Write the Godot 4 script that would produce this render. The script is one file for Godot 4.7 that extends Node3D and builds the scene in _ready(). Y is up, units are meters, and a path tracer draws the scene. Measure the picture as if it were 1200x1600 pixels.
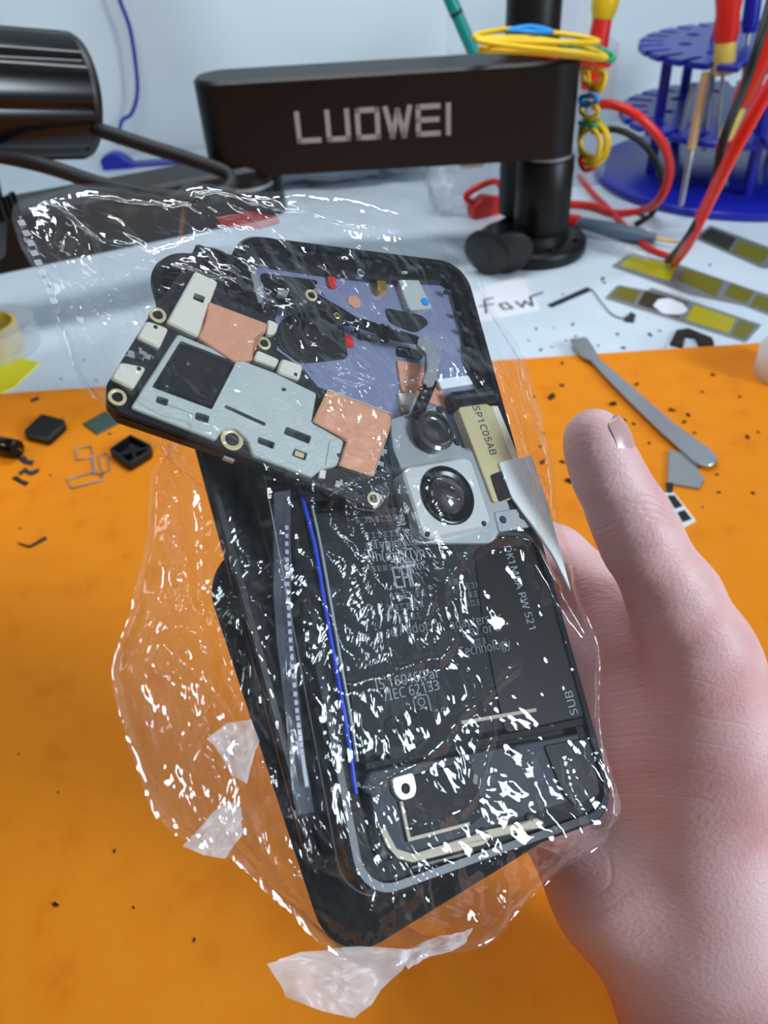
extends Node3D
# A workbench: a hand holds a clear bag with a dismantled phone; behind it a swing-arm stand, a tool carousel and leads on a white desk.

var M := {}
var taken := {}
var rng := RandomNumberGenerator.new()
const S := 1.185   # the stand, the rack and their tools were drawn a little small; this brings them to size
var PHONE := Transform3D(Vector3(0.85898, -0.33099, -0.39063), Vector3(-0.14872, 0.56876, -0.80895), Vector3(0.48993, 0.75297, 0.43933), Vector3(0.00985, 0.18775, -0.15308))   # the phone's own axes: x across, y along its length, z out of its open back

# ------------------------------------------------------------------ helpers
func numbered(called: String) -> String:
	var n: int = taken.get(called, 0)
	taken[called] = n + 1
	return called if n == 0 else "%s_%03d" % [called, n]

func thing(called: String, label: String, category: String, where := Transform3D(), group := "") -> Node3D:
	var o := Node3D.new()
	o.name = numbered(called)
	add_child(o)
	o.transform = where
	o.set_meta("label", label)
	o.set_meta("category", category)
	if group != "":
		o.set_meta("group", group)
	return o

func obj(called: String, mesh: Mesh, material: Material, parent: Node3D, at := Vector3.ZERO) -> MeshInstance3D:
	var o := MeshInstance3D.new()
	o.name = called
	o.mesh = mesh
	o.material_override = material
	parent.add_child(o, true)
	o.position = at
	return o

func single(called: String, mesh: Mesh, material: Material, label: String, category: String, where := Transform3D(), group := "") -> MeshInstance3D:
	var o := MeshInstance3D.new()
	o.name = numbered(called)
	o.mesh = mesh
	o.material_override = material
	add_child(o)
	o.transform = where
	o.set_meta("label", label)
	o.set_meta("category", category)
	if group != "":
		o.set_meta("group", group)
	return o

func structure(called: String, mesh: Mesh, material: Material, at: Vector3) -> MeshInstance3D:
	var o := MeshInstance3D.new()
	o.name = called
	o.mesh = mesh
	o.material_override = material
	add_child(o)
	o.position = at
	o.set_meta("kind", "structure")
	return o

func box(x: float, y: float, z: float) -> BoxMesh:
	var b := BoxMesh.new()
	b.size = Vector3(x, y, z)
	return b

func mat(r: float, g: float, b: float, rough := 0.5, metal := 0.0) -> StandardMaterial3D:
	var m := StandardMaterial3D.new()
	m.albedo_color = Color(r, g, b)
	m.roughness = rough
	m.metallic = metal
	return m

func clear(r: float, g: float, b: float, a: float, rough := 0.08) -> StandardMaterial3D:
	var m := mat(r, g, b, rough)
	m.albedo_color.a = a
	m.transparency = BaseMaterial3D.TRANSPARENCY_ALPHA
	m.cull_mode = BaseMaterial3D.CULL_DISABLED
	return m

func noise_tex(freq: float, size: int, ramp: Array, seed_: int, kind := FastNoiseLite.TYPE_SIMPLEX_SMOOTH, octaves := 4) -> NoiseTexture2D:
	var n := FastNoiseLite.new()
	n.noise_type = kind
	n.frequency = freq
	n.fractal_octaves = octaves
	n.seed = seed_
	var t := NoiseTexture2D.new()
	t.width = size
	t.height = size
	t.seamless = true
	t.noise = n
	if ramp.size():
		var g := Gradient.new()
		g.offsets = PackedFloat32Array()
		var offs := PackedFloat32Array()
		var cols := PackedColorArray()
		for e in ramp:
			offs.append(e[0])
			cols.append(e[1])
		g.offsets = offs
		g.colors = cols
		t.color_ramp = g
	return t

func triplanar(m: StandardMaterial3D, repeats_per_metre: float) -> void:
	m.uv1_triplanar = true
	m.uv1_world_triplanar = false
	m.uv1_scale = Vector3.ONE * repeats_per_metre

func bump(m: StandardMaterial3D, t: Texture2D, depth_cm: float) -> void:
	m.heightmap_enabled = true
	m.heightmap_texture = t
	m.heightmap_scale = depth_cm

func rrect(w: float, h: float, r: float, n := 8) -> Array:
	var p := []
	for c in [[1, 1, 0.0], [-1, 1, 90.0], [-1, -1, 180.0], [1, -1, 270.0]]:
		for k in n + 1:
			var a := deg_to_rad(c[2] + 90.0 * k / n)
			p.append(Vector2(c[0] * (w / 2 - r) + r * cos(a), c[1] * (h / 2 - r) + r * sin(a)))
	return p

func circ(c: Vector2, r: float, n := 24) -> Array:
	var p := []
	for k in n:
		p.append(c + Vector2.from_angle(TAU * k / n) * r)
	return p

func ccw(poly: Array) -> Array:
	var a := 0.0
	for i in poly.size():
		a += poly[i].cross(poly[(i + 1) % poly.size()])
	var p := poly.duplicate()
	if a < 0:
		p.reverse()
	return p

func inset(poly: Array, d: float) -> Array:
	var p := []
	var n := poly.size()
	for i in n:
		var a: Vector2 = (poly[i] - poly[(i + n - 1) % n]).normalized()
		var b: Vector2 = (poly[(i + 1) % n] - poly[i]).normalized()
		var na := Vector2(-a.y, a.x)
		var nb := Vector2(-b.y, b.x)
		var m := (na + nb)
		m = m / maxf(m.length_squared() / 2.0, 0.35)
		p.append(poly[i] + m * d)
	return p

func rounded(poly: Array, r: float, n := 3) -> Array:
	var p := []
	var c := poly.size()
	for i in c:
		var a: Vector2 = poly[(i + c - 1) % c]
		var b: Vector2 = poly[i]
		var d: Vector2 = poly[(i + 1) % c]
		var k1 := minf(r, a.distance_to(b) * 0.45)
		var k2 := minf(r, d.distance_to(b) * 0.45)
		var s: Vector2 = b + (a - b).normalized() * k1
		var e: Vector2 = b + (d - b).normalized() * k2
		for j in n + 1:
			var t := float(j) / n
			p.append(s.lerp(b, t).lerp(b.lerp(e, t), t))
	return p

func face(st: SurfaceTool, a: Vector3, b: Vector3, c: Vector3, na: Vector3, nb: Vector3, nc: Vector3) -> void:
	# a, b, c run counter-clockwise seen from the front; Godot wants clockwise
	for e in [[a, na], [c, nc], [b, nb]]:
		st.set_normal(e[1])
		st.set_uv(Vector2(e[0].x, e[0].y))
		st.add_vertex(e[0])

func ring_wall(st: SurfaceTool, p: Array, q: Array, zp: float, zq: float, tilt: float, outward := 1.0) -> void:
	# the strip between loop p at zp (lower) and loop q at zq (upper)
	var n := p.size()
	var norms := []
	for i in n:
		var e: Vector2 = (p[(i + 1) % n] - p[i]).normalized()
		norms.append(Vector2(e.y, -e.x))
	for i in n:
		var j := (i + 1) % n
		var here: Vector2 = norms[i]
		var before: Vector2 = norms[(i + n - 1) % n]
		var after: Vector2 = norms[j]
		var n0: Vector2 = (here + before).normalized() if here.dot(before) > 0.75 else here
		var n1: Vector2 = (here + after).normalized() if here.dot(after) > 0.75 else here
		var u := Vector3(n0.x, n0.y, tilt).normalized()
		var v := Vector3(n1.x, n1.y, tilt).normalized()
		var a := Vector3(p[i].x, p[i].y, zp)
		var b := Vector3(p[j].x, p[j].y, zp)
		var c := Vector3(q[j].x, q[j].y, zq)
		var d := Vector3(q[i].x, q[i].y, zq)
		face(st, a, b, c, u, v, v)
		face(st, a, c, d, u, v, u)

func cap(st: SurfaceTool, poly: Array, holes: Array, z: float, up: bool) -> void:
	var n := Vector3(0, 0, 1 if up else -1)
	if holes.is_empty():
		var p := PackedVector2Array(poly)
		var t := Geometry2D.triangulate_polygon(p)
		for i in range(0, t.size(), 3):
			cap_face(st, p[t[i]], p[t[i + 1]], p[t[i + 2]], z, n)
		return
	# with holes: upright strips between all corners, filled between each pair of edges they cross
	var edges := []
	var xs := []
	for l in [poly] + holes:
		for k in l.size():
			edges.append([l[k], l[(k + 1) % l.size()]])
			xs.append(l[k].x)
	xs.sort()
	for k in xs.size() - 1:
		var x0: float = xs[k]
		var x1: float = xs[k + 1]
		if x1 - x0 < 1e-8:
			continue
		var mid := (x0 + x1) / 2.0
		var hit := []
		for e in edges:
			if (e[0].x < mid) != (e[1].x < mid):
				var s: float = (e[1].y - e[0].y) / (e[1].x - e[0].x)
				hit.append([e[0].y + s * (mid - e[0].x), e[0].y + s * (x0 - e[0].x), e[0].y + s * (x1 - e[0].x)])
		hit.sort_custom(func(a, b): return a[0] < b[0])
		for m in range(0, hit.size() - 1, 2):
			var a := Vector2(x0, hit[m][1])
			var b := Vector2(x1, hit[m][2])
			var c := Vector2(x1, hit[m + 1][2])
			var d := Vector2(x0, hit[m + 1][1])
			cap_face(st, a, b, c, z, n)
			cap_face(st, a, c, d, z, n)

func cap_face(st: SurfaceTool, p: Vector2, q: Vector2, r: Vector2, z: float, n: Vector3) -> void:
	if ((q - p).cross(r - p) > 0) != (n.z > 0):
		var s := q
		q = r
		r = s
	face(st, Vector3(p.x, p.y, z), Vector3(q.x, q.y, z), Vector3(r.x, r.y, z), n, n, n)

func ext(outline: Array, z0: float, z1: float, bevel := 0.0, holes := []) -> ArrayMesh:
	var poly := ccw(outline)
	var st := SurfaceTool.new()
	st.begin(Mesh.PRIMITIVE_TRIANGLES)
	var top := inset(poly, bevel) if bevel > 0 else poly
	ring_wall(st, poly, poly, z0, z1 - bevel, 0.0)
	if bevel > 0:
		ring_wall(st, poly, top, z1 - bevel, z1, 1.0)
	for h in holes:
		var w := ccw(h)
		w.reverse()
		ring_wall(st, w, w, z0, z1, 0.0)
	cap(st, top, holes, z1, true)
	cap(st, poly, holes, z0, false)
	return st.commit()

func spline(pts: Array, per := 8, closed := false) -> Array:
	var out := []
	var n := pts.size()
	var segs := n if closed else n - 1
	for i in segs:
		var p0: Vector3 = pts[(i - 1 + n) % n] if closed or i > 0 else pts[0] * 2.0 - pts[1]
		var p1: Vector3 = pts[i]
		var p2: Vector3 = pts[(i + 1) % n]
		var p3: Vector3 = pts[(i + 2) % n] if closed or i + 2 < n else p2 * 2.0 - p1
		for k in per:
			out.append(p1.cubic_interpolate(p2, p0, p3, float(k) / per))
	if not closed:
		out.append(pts[n - 1])
	return out

func tube(pts: Array, r, sides := 8, closed := false) -> ArrayMesh:
	var st := SurfaceTool.new()
	st.begin(Mesh.PRIMITIVE_TRIANGLES)
	var n := pts.size()
	var side := Vector3.ZERO
	var rings := []
	for i in n:
		var t: Vector3
		if closed:
			t = (pts[(i + 1) % n] - pts[(i + n - 1) % n]).normalized()
		else:
			t = (pts[mini(i + 1, n - 1)] - pts[maxi(i - 1, 0)]).normalized()
		if side == Vector3.ZERO:
			side = t.cross(Vector3.UP if absf(t.y) < 0.9 else Vector3.RIGHT).normalized()
		side = (side - t * side.dot(t)).normalized()
		var other := t.cross(side)
		var ring := []
		var rr: float = r[i] if r is Array else r
		for k in sides:
			var a := TAU * k / sides
			var d := side * cos(a) + other * sin(a)
			ring.append([pts[i] + d * rr, d])
		rings.append(ring)
	for i in (n if closed else n - 1):
		var p: Array = rings[i]
		var q: Array = rings[(i + 1) % n]
		for k in sides:
			var l := (k + 1) % sides
			face(st, p[k][0], p[l][0], q[l][0], p[k][1], p[l][1], q[l][1])
			face(st, p[k][0], q[l][0], q[k][0], p[k][1], q[l][1], q[k][1])
	if not closed:
		for e in [0, n - 1]:
			var c: Vector3 = pts[e]
			var dir: Vector3 = (pts[0] - pts[1] if e == 0 else pts[n - 1] - pts[n - 2]).normalized()
			for k in sides:
				var l := (k + 1) % sides
				var a: Vector3 = rings[e][k][0]
				var b: Vector3 = rings[e][l][0]
				if e == 0:
					face(st, c, b, a, dir, dir, dir)
				else:
					face(st, c, a, b, dir, dir, dir)
	return st.commit()

func lathe(prof: Array, segs := 32, axis_z := false) -> ArrayMesh:
	# prof: Vector2(radius, height) from bottom to top; sharp where the profile turns hard
	var st := SurfaceTool.new()
	st.begin(Mesh.PRIMITIVE_TRIANGLES)
	for i in prof.size() - 1:
		var p: Vector2 = prof[i]
		var q: Vector2 = prof[i + 1]
		if p.is_equal_approx(q):
			continue
		var d := (q - p).normalized()
		var here := Vector2(d.y, -d.x)
		var n0 := here
		var n1 := here
		if i > 0:
			var e: Vector2 = (p - prof[i - 1]).normalized()
			var o := Vector2(e.y, -e.x)
			if o.dot(here) > 0.7:
				n0 = (o + here).normalized()
		if i + 2 < prof.size():
			var e2: Vector2 = (prof[i + 2] - q).normalized()
			var o2 := Vector2(e2.y, -e2.x)
			if o2.dot(here) > 0.7:
				n1 = (o2 + here).normalized()
		for k in segs:
			var a := TAU * k / segs
			var b := TAU * (k + 1) / segs
			var v := []
			for e3 in [[p, a, n0], [p, b, n0], [q, b, n1], [q, a, n1]]:
				var c := Vector3(cos(e3[1]), 0, -sin(e3[1]))
				v.append([c * e3[0].x + Vector3(0, e3[0].y, 0), c * e3[2].x + Vector3(0, e3[2].y, 0)])
			if axis_z:
				for e4 in v:
					for w in 2:
						e4[w] = Vector3(e4[w].x, -e4[w].z, e4[w].y)
			face(st, v[0][0], v[1][0], v[2][0], v[0][1], v[1][1], v[2][1])
			face(st, v[0][0], v[2][0], v[3][0], v[0][1], v[2][1], v[3][1])
	return st.commit()

func along(a: Vector3, b: Vector3) -> Transform3D:
	# a frame at a whose y axis points to b
	var y := (b - a).normalized()
	var x := y.cross(Vector3(0, 0, 1) if absf(y.z) < 0.9 else Vector3.RIGHT).normalized()
	return Transform3D(x, y, x.cross(y), a)

func lettering(words: String, height: float, bold := false, mono := false) -> TextMesh:
	var f := SystemFont.new()
	f.font_names = PackedStringArray(["Droid Sans Mono" if mono else "Droid Sans"])
	f.font_weight = 700 if bold else 400
	var t := TextMesh.new()
	t.font = f
	t.font_size = 32
	t.pixel_size = height / 38.0
	t.depth = 0.00004
	t.text = words
	t.curve_step = 2.0
	return t

func bars(list: Array, w: float, depth: float) -> ArrayMesh:
	# strokes [from, to] as thin bars in the xy plane
	var st := SurfaceTool.new()
	st.begin(Mesh.PRIMITIVE_TRIANGLES)
	for e in list:
		var a: Vector2 = e[0]
		var b: Vector2 = e[1]
		var d := (b - a).normalized()
		var s := Vector2(-d.y, d.x) * w / 2
		a -= d * w / 2
		b += d * w / 2
		st.append_from(ext([a - s, b - s, b + s, a + s], 0, depth), 0, Transform3D())
	return st.commit()

func characters(count: int, size: float, gap: float) -> ArrayMesh:
	# a line of fine-printed characters too small to read: each a few strokes inside its square
	var strokes := []
	for i in count:
		var o := Vector2(i * (size + gap), 0)
		var rows := rng.randi_range(2, 4)
		for k in rows:
			var y := size * (0.08 + 0.84 * k / (rows - 1))
			strokes.append([o + Vector2(size * rng.randf_range(0.02, 0.2), y), o + Vector2(size * rng.randf_range(0.8, 0.98), y)])
		for k in rng.randi_range(1, 2):
			var x := size * rng.randf_range(0.15, 0.85)
			strokes.append([o + Vector2(x, 0), o + Vector2(x, size)])
	return bars(strokes, size * 0.09, 0.00003)

func centroid(poly: Array) -> Vector2:
	var c := Vector2.ZERO
	for p in poly:
		c += p
	return c / poly.size()

func on_desk(poly: Array) -> Array:
	# [shape about its own centre, frame lying on the desk at that centre]; polygons are given as (x, -z)
	var c := centroid(poly)
	var q := []
	for p in poly:
		q.append(p - c)
	return [q, Transform3D(Basis(Vector3(1, 0, 0), Vector3(0, 0, -1), Vector3(0, 1, 0)), Vector3(c.x, 0, -c.y))]

func raised(t: Transform3D, h: float) -> Transform3D:
	t.origin.y += h
	return t

# ------------------------------------------------------------------ materials
func make_materials() -> void:
	M.wall = mat(0.90, 0.94, 0.96, 0.9)
	bump(M.wall, noise_tex(0.02, 256, [], 3), 0.05)
	triplanar(M.wall, 3.0)
	M.wall_side = mat(0.44, 0.43, 0.43, 0.9)
	M.ceiling = mat(0.62, 0.62, 0.62, 0.9)
	M.floor = mat(0.42, 0.36, 0.31, 0.6)
	M.desk = mat(1, 1, 1, 0.45)
	M.desk.albedo_texture = noise_tex(0.012, 512, [[0.0, Color(0.80, 0.85, 0.89)], [1.0, Color(0.85, 0.90, 0.94)]], 5)
	triplanar(M.desk, 2.0)
	M.mat_ = mat(1, 1, 1, 0.6)
	M.mat_.metallic_specular = 0.3
	M.mat_.albedo_texture = noise_tex(0.008, 1024, [[0.0, Color(0.88, 0.49, 0.05)], [0.35, Color(0.92, 0.54, 0.07)], [1.0, Color(0.93, 0.56, 0.09)]], 11, FastNoiseLite.TYPE_SIMPLEX_SMOOTH, 6)
	bump(M.mat_, noise_tex(0.09, 512, [], 12), 0.012)
	triplanar(M.mat_, 4.0)
	M.black_metal = mat(0.075, 0.07, 0.07, 0.42, 0.35)
	bump(M.black_metal, noise_tex(0.3, 256, [], 14), 0.004)
	triplanar(M.black_metal, 20.0)
	M.black_gloss = mat(0.035, 0.037, 0.045, 0.2)
	M.black_gloss.metallic_specular = 0.4
	M.black_plastic = mat(0.04, 0.04, 0.043, 0.45)
	M.black_rubber = mat(0.035, 0.035, 0.037, 0.6)
	M.letter = mat(0.62, 0.57, 0.55, 0.5)
	M.steel = mat(0.72, 0.74, 0.76, 0.32, 0.9)
	M.camera_plate = mat(0.86, 0.87, 0.87, 0.3, 0.3)
	M.steel_dull = mat(0.62, 0.64, 0.65, 0.5, 0.75)
	M.shield = mat(0.76, 0.79, 0.78, 0.38, 0.3)
	bump(M.shield, noise_tex(0.05, 256, [], 21), 0.006)
	triplanar(M.shield, 60.0)
	M.cream = mat(0.88, 0.86, 0.80, 0.42, 0.2)
	bump(M.cream, noise_tex(0.1, 256, [], 22), 0.006)
	triplanar(M.cream, 60.0)
	M.copper = mat(0.87, 0.62, 0.50, 0.42, 0.25)
	bump(M.copper, noise_tex(0.02, 256, [], 23), 0.02)
	triplanar(M.copper, 40.0)
	M.gold = mat(0.84, 0.78, 0.60, 0.38, 0.35)
	M.gold_bright = mat(0.85, 0.68, 0.30, 0.3, 0.9)
	M.pcb = mat(0.07, 0.085, 0.10, 0.4)
	M.chip = mat(0.05, 0.055, 0.07, 0.3)
	M.chip_blue = mat(0.10, 0.16, 0.27, 0.3)
	M.tin = mat(0.75, 0.77, 0.78, 0.35, 0.8)
	M.frame = mat(0.09, 0.09, 0.12, 0.25, 0.1)
	M.frame.metallic_specular = 0.3
	M.tray = mat(0.52, 0.54, 0.67, 0.38, 0.2)
	M.floor_dark = mat(0.05, 0.052, 0.06, 0.55)
	M.floor_dark.metallic_specular = 0.3
	M.battery = mat(0.12, 0.13, 0.145, 0.6)
	M.battery.metallic_specular = 0.3
	M.flex = mat(0.045, 0.042, 0.05, 0.4)
	M.flex.metallic_specular = 0.3
	M.phone_black = mat(0.05, 0.052, 0.06, 0.5)
	M.phone_black.metallic_specular = 0.25
	M.print = mat(0.56, 0.59, 0.62, 0.6)
	M.print_dim = mat(0.42, 0.45, 0.48, 0.6)
	M.grey_part = mat(0.20, 0.22, 0.25, 0.55)
	M.grey_part.metallic_specular = 0.35
	M.antenna = mat(0.62, 0.58, 0.50, 0.5, 0.2)
	M.blue_wire = mat(0.05, 0.26, 0.85, 0.35)
	M.lens = mat(0.015, 0.018, 0.02, 0.05)
	M.lens.clearcoat_enabled = true
	M.lens.clearcoat = 1.0
	M.white_card = mat(0.88, 0.90, 0.91, 0.6)
	M.cover = mat(0.03, 0.032, 0.04, 0.16)
	M.fuzz = mat(0.03, 0.03, 0.033, 0.95)
	bump(M.fuzz, noise_tex(0.25, 256, [], 31), 0.06)
	triplanar(M.fuzz, 80.0)
	M.blue_plastic = mat(0.10, 0.13, 0.62, 0.3)
	M.red = mat(0.86, 0.14, 0.10, 0.38)
	M.red_clear = mat(0.80, 0.16, 0.08, 0.2)
	M.yellow = mat(0.90, 0.74, 0.06, 0.4)
	M.yellow_pale = mat(0.86, 0.74, 0.34, 0.4)
	M.teal = mat(0.02, 0.55, 0.50, 0.35)
	M.green = mat(0.10, 0.60, 0.42, 0.4)
	M.sky_blue = mat(0.10, 0.55, 0.85, 0.4)
	M.probe_grey = mat(0.36, 0.44, 0.50, 0.4)
	M.wood = mat(0.72, 0.56, 0.40, 0.55)
	M.paper = mat(0.90, 0.91, 0.93, 0.8)
	M.ink = mat(0.08, 0.10, 0.16, 0.7)
	M.olive = mat(0.45, 0.43, 0.06, 0.25)
	M.olive_bright = mat(0.70, 0.66, 0.06, 0.25)
	M.olive_dark = mat(0.20, 0.20, 0.10, 0.3)
	M.note_yellow = mat(0.88, 0.84, 0.08, 0.6)
	M.green_chip = mat(0.22, 0.33, 0.28, 0.5)
	M.crumb_dark = mat(0.10, 0.09, 0.09, 0.6)
	M.crumb_green = mat(0.13, 0.27, 0.17, 0.6)
	M.crumb_brown = mat(0.27, 0.19, 0.14, 0.6)
	M.pane = clear(0.85, 0.9, 0.95, 0.10, 0.12)
	M.bubble = clear(0.62, 0.68, 0.74, 0.5, 0.18)
	M.foil = mat(0.55, 0.60, 0.66, 0.35, 0.3)
	M.wrap = clear(0.90, 0.92, 0.95, 0.22, 0.2)
	# film of the bag: a thin clear sheet, creased
	M.film = clear(0.93, 0.94, 0.97, 0.02, 0.05)
	bump(M.film, noise_tex(0.010, 1024, [], 41, FastNoiseLite.TYPE_SIMPLEX_SMOOTH, 2), 0.028)
	M.film.uv1_scale = Vector3(14, 14, 14)
	M.film_seam = clear(0.80, 0.83, 0.95, 0.08, 0.12)
	M.film_white = clear(0.93, 0.94, 0.96, 0.5, 0.35)
	M.film_dash = clear(0.9, 0.92, 0.97, 0.30, 0.4)
	M.film_red = clear(0.75, 0.2, 0.18, 0.55, 0.3)
	M.skin = mat(1, 1, 1, 0.5)
	M.skin.albedo_texture = noise_tex(0.011, 512, [[0.0, Color(0.83, 0.61, 0.60)], [0.5, Color(0.90, 0.715, 0.71)], [1.0, Color(0.92, 0.77, 0.765)]], 51, FastNoiseLite.TYPE_SIMPLEX_SMOOTH, 6)
	M.skin.subsurf_scatter_enabled = true
	M.skin.subsurf_scatter_strength = 0.1
	bump(M.skin, skin_relief(), 0.05)
	M.nail = mat(0.80, 0.64, 0.62, 0.25)

func skin_uv(world: Vector3) -> Vector2:
	# the skin is mapped straight onto the palm's plane, 0.22 m to the texture's side
	var q := PHONE.affine_inverse() * world
	return Vector2((q.x + 0.07) / 0.22, 1.0 - (q.y + 0.17) / 0.22)

func skin_relief() -> ImageTexture:
	var n := FastNoiseLite.new()
	n.noise_type = FastNoiseLite.TYPE_CELLULAR
	n.frequency = 0.22
	n.fractal_octaves = 2
	n.seed = 52
	var im := n.get_image(1024, 1024)
	im.convert(Image.FORMAT_RGB8)
	im.adjust_bcs(1.0, 0.30, 0.0)
	# creases: [half width in pixels, depth, points]
	var creases := [
		[2.2, 0.40, [Vector3(0.06512, 0.18592, -0.15902), Vector3(0.06972, 0.1862, -0.15925), Vector3(0.07434, 0.18491, -0.15817)]], [2.2, 0.45, [Vector3(0.06445, 0.18414, -0.15753), Vector3(0.07006, 0.18436, -0.15771), Vector3(0.07617, 0.18274, -0.15635)]], [2.2, 0.45, [Vector3(0.06596, 0.18173, -0.15681), Vector3(0.07105, 0.18159, -0.15669), Vector3(0.07741, 0.18047, -0.15575)]], [2.0, 0.35, [Vector3(0.06751, 0.18009, -0.15543), Vector3(0.07256, 0.17943, -0.15487), Vector3(0.07792, 0.17862, -0.1542)]], [1.8, 0.30, [Vector3(0.06901, 0.18717, -0.16137), Vector3(0.07318, 0.1863, -0.16064)]],
		[2.4, 0.40, [Vector3(0.05318, 0.1793, -0.15347), Vector3(0.0578, 0.17983, -0.15391), Vector3(0.06184, 0.18143, -0.15525)]], [2.4, 0.30, [Vector3(0.05623, 0.17389, -0.15153), Vector3(0.06062, 0.17522, -0.15265)]],
		[3.0, 0.5, [Vector3(0.06672, 0.15419, -0.14023), Vector3(0.06665, 0.14953, -0.13631), Vector3(0.0649, 0.14562, -0.13304)]], [2.0, 0.3, [Vector3(0.06614, 0.14395, -0.13164), Vector3(0.07539, 0.14039, -0.12865), Vector3(0.08452, 0.1355, -0.12454), Vector3(0.09561, 0.13304, -0.12248)]], [2.0, 0.3, [Vector3(0.0658, 0.14024, -0.12852), Vector3(0.07608, 0.13462, -0.1238), Vector3(0.08237, 0.13108, -0.12083), Vector3(0.09255, 0.12813, -0.11836)]], [2.0, 0.25, [Vector3(0.0637, 0.13635, -0.12525), Vector3(0.072, 0.1319, -0.12152), Vector3(0.08018, 0.12613, -0.11668), Vector3(0.09027, 0.12225, -0.11343)]],
		[2.0, 0.3, [Vector3(0.06148, 0.13113, -0.12088), Vector3(0.06817, 0.1281, -0.11834), Vector3(0.07623, 0.121, -0.11238), Vector3(0.08638, 0.11779, -0.10968)]], [2.0, 0.25, [Vector3(0.06261, 0.1244, -0.11523), Vector3(0.07079, 0.11863, -0.11039), Vector3(0.07921, 0.11551, -0.10777)]], [2.6, 0.4, [Vector3(0.05695, 0.09639, -0.08389), Vector3(0.065, 0.10114, -0.08788), Vector3(0.07221, 0.10594, -0.09191), Vector3(0.07532, 0.11226, -0.09721)]], [2.2, 0.3, [Vector3(0.05993, 0.09557, -0.07929), Vector3(0.07059, 0.10267, -0.08525), Vector3(0.07769, 0.1074, -0.08922)]],
		[1.6, 0.25, [Vector3(0.07265, 0.14812, -0.13252), Vector3(0.08271, 0.14494, -0.12986), Vector3(0.09436, 0.14035, -0.126)]], [1.6, 0.25, [Vector3(0.07473, 0.15198, -0.13576), Vector3(0.08473, 0.14814, -0.13254), Vector3(0.0973, 0.14416, -0.1292)]], [1.6, 0.2, [Vector3(0.0801, 0.15904, -0.14038), Vector3(0.08663, 0.1554, -0.13733), Vector3(0.09329, 0.15307, -0.13537)]]]
	for c in creases:
		var pts := spline(c[2], 24)
		for p in pts:
			var uv := skin_uv(p) * 1024.0
			var r: float = c[0] * 2.0
			for y in range(int(uv.y - r), int(uv.y + r) + 1):
				for x in range(int(uv.x - r), int(uv.x + r) + 1):
					if x < 0 or y < 0 or x > 1023 or y > 1023:
						continue
					var d: float = Vector2(x, y).distance_to(uv) / c[0]
					var v := im.get_pixel(x, y).r
					var want: float = 0.6 - c[1] * exp(-d * d)
					if want < v:
						im.set_pixel(x, y, Color(want, want, want))
	return ImageTexture.create_from_image(im)

# ------------------------------------------------------------------ scene
func _ready() -> void:
	rng.seed = 7
	# camera
	var cam := Camera3D.new()
	cam.name = "camera"
	var lens := CameraAttributesPhysical.new()
	lens.frustum_focal_length = 18.48
	lens.frustum_near = 0.01
	lens.frustum_far = 50.0
	lens.frustum_focus_distance = 0.205
	lens.exposure_aperture = 13.0
	cam.attributes = lens
	cam.fov = 66.0
	cam.transform = Transform3D(Basis(Vector3.RIGHT, deg_to_rad(-40.0)) * Basis(Vector3.BACK, deg_to_rad(-4.0)), Vector3(0, 0.32, 0))
	add_child(cam)
	cam.current = true
	# environment: a closed room, nothing comes from outside
	var env := Environment.new()
	env.background_mode = Environment.BG_COLOR
	env.background_color = Color(0.5, 0.55, 0.6)
	env.tonemap_mode = Environment.TONE_MAPPER_LINEAR
	env.tonemap_exposure = 1.0
	env.sdfgi_enabled = true
	env.ssao_enabled = true
	env.ssil_enabled = true
	var we := WorldEnvironment.new()
	we.name = "environment"
	we.environment = env
	add_child(we)
	make_materials()
	lights()
	room()
	stand()
	scope()
	carousel()
	leads()
	back_clutter()
	stencils()
	mat_clutter()
	crumbs()
	phone()
	covers()
	board()
	loose_parts()
	bag()
	hand()

func area_light(called: String, size: Vector2, at: Vector3, look: Vector3, energy: float, color: Color) -> void:
	var l := AreaLight3D.new()
	l.name = called
	l.area_size = size
	l.light_energy = energy
	l.light_color = color
	l.shadow_enabled = true
	l.set("area_range", 8.0)
	l.set("area_attenuation", 2.0)
	add_child(l)
	l.look_at_from_position(at, at + look, Vector3.FORWARD if absf(look.normalized().y) > 0.9 else Vector3.UP)

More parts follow.
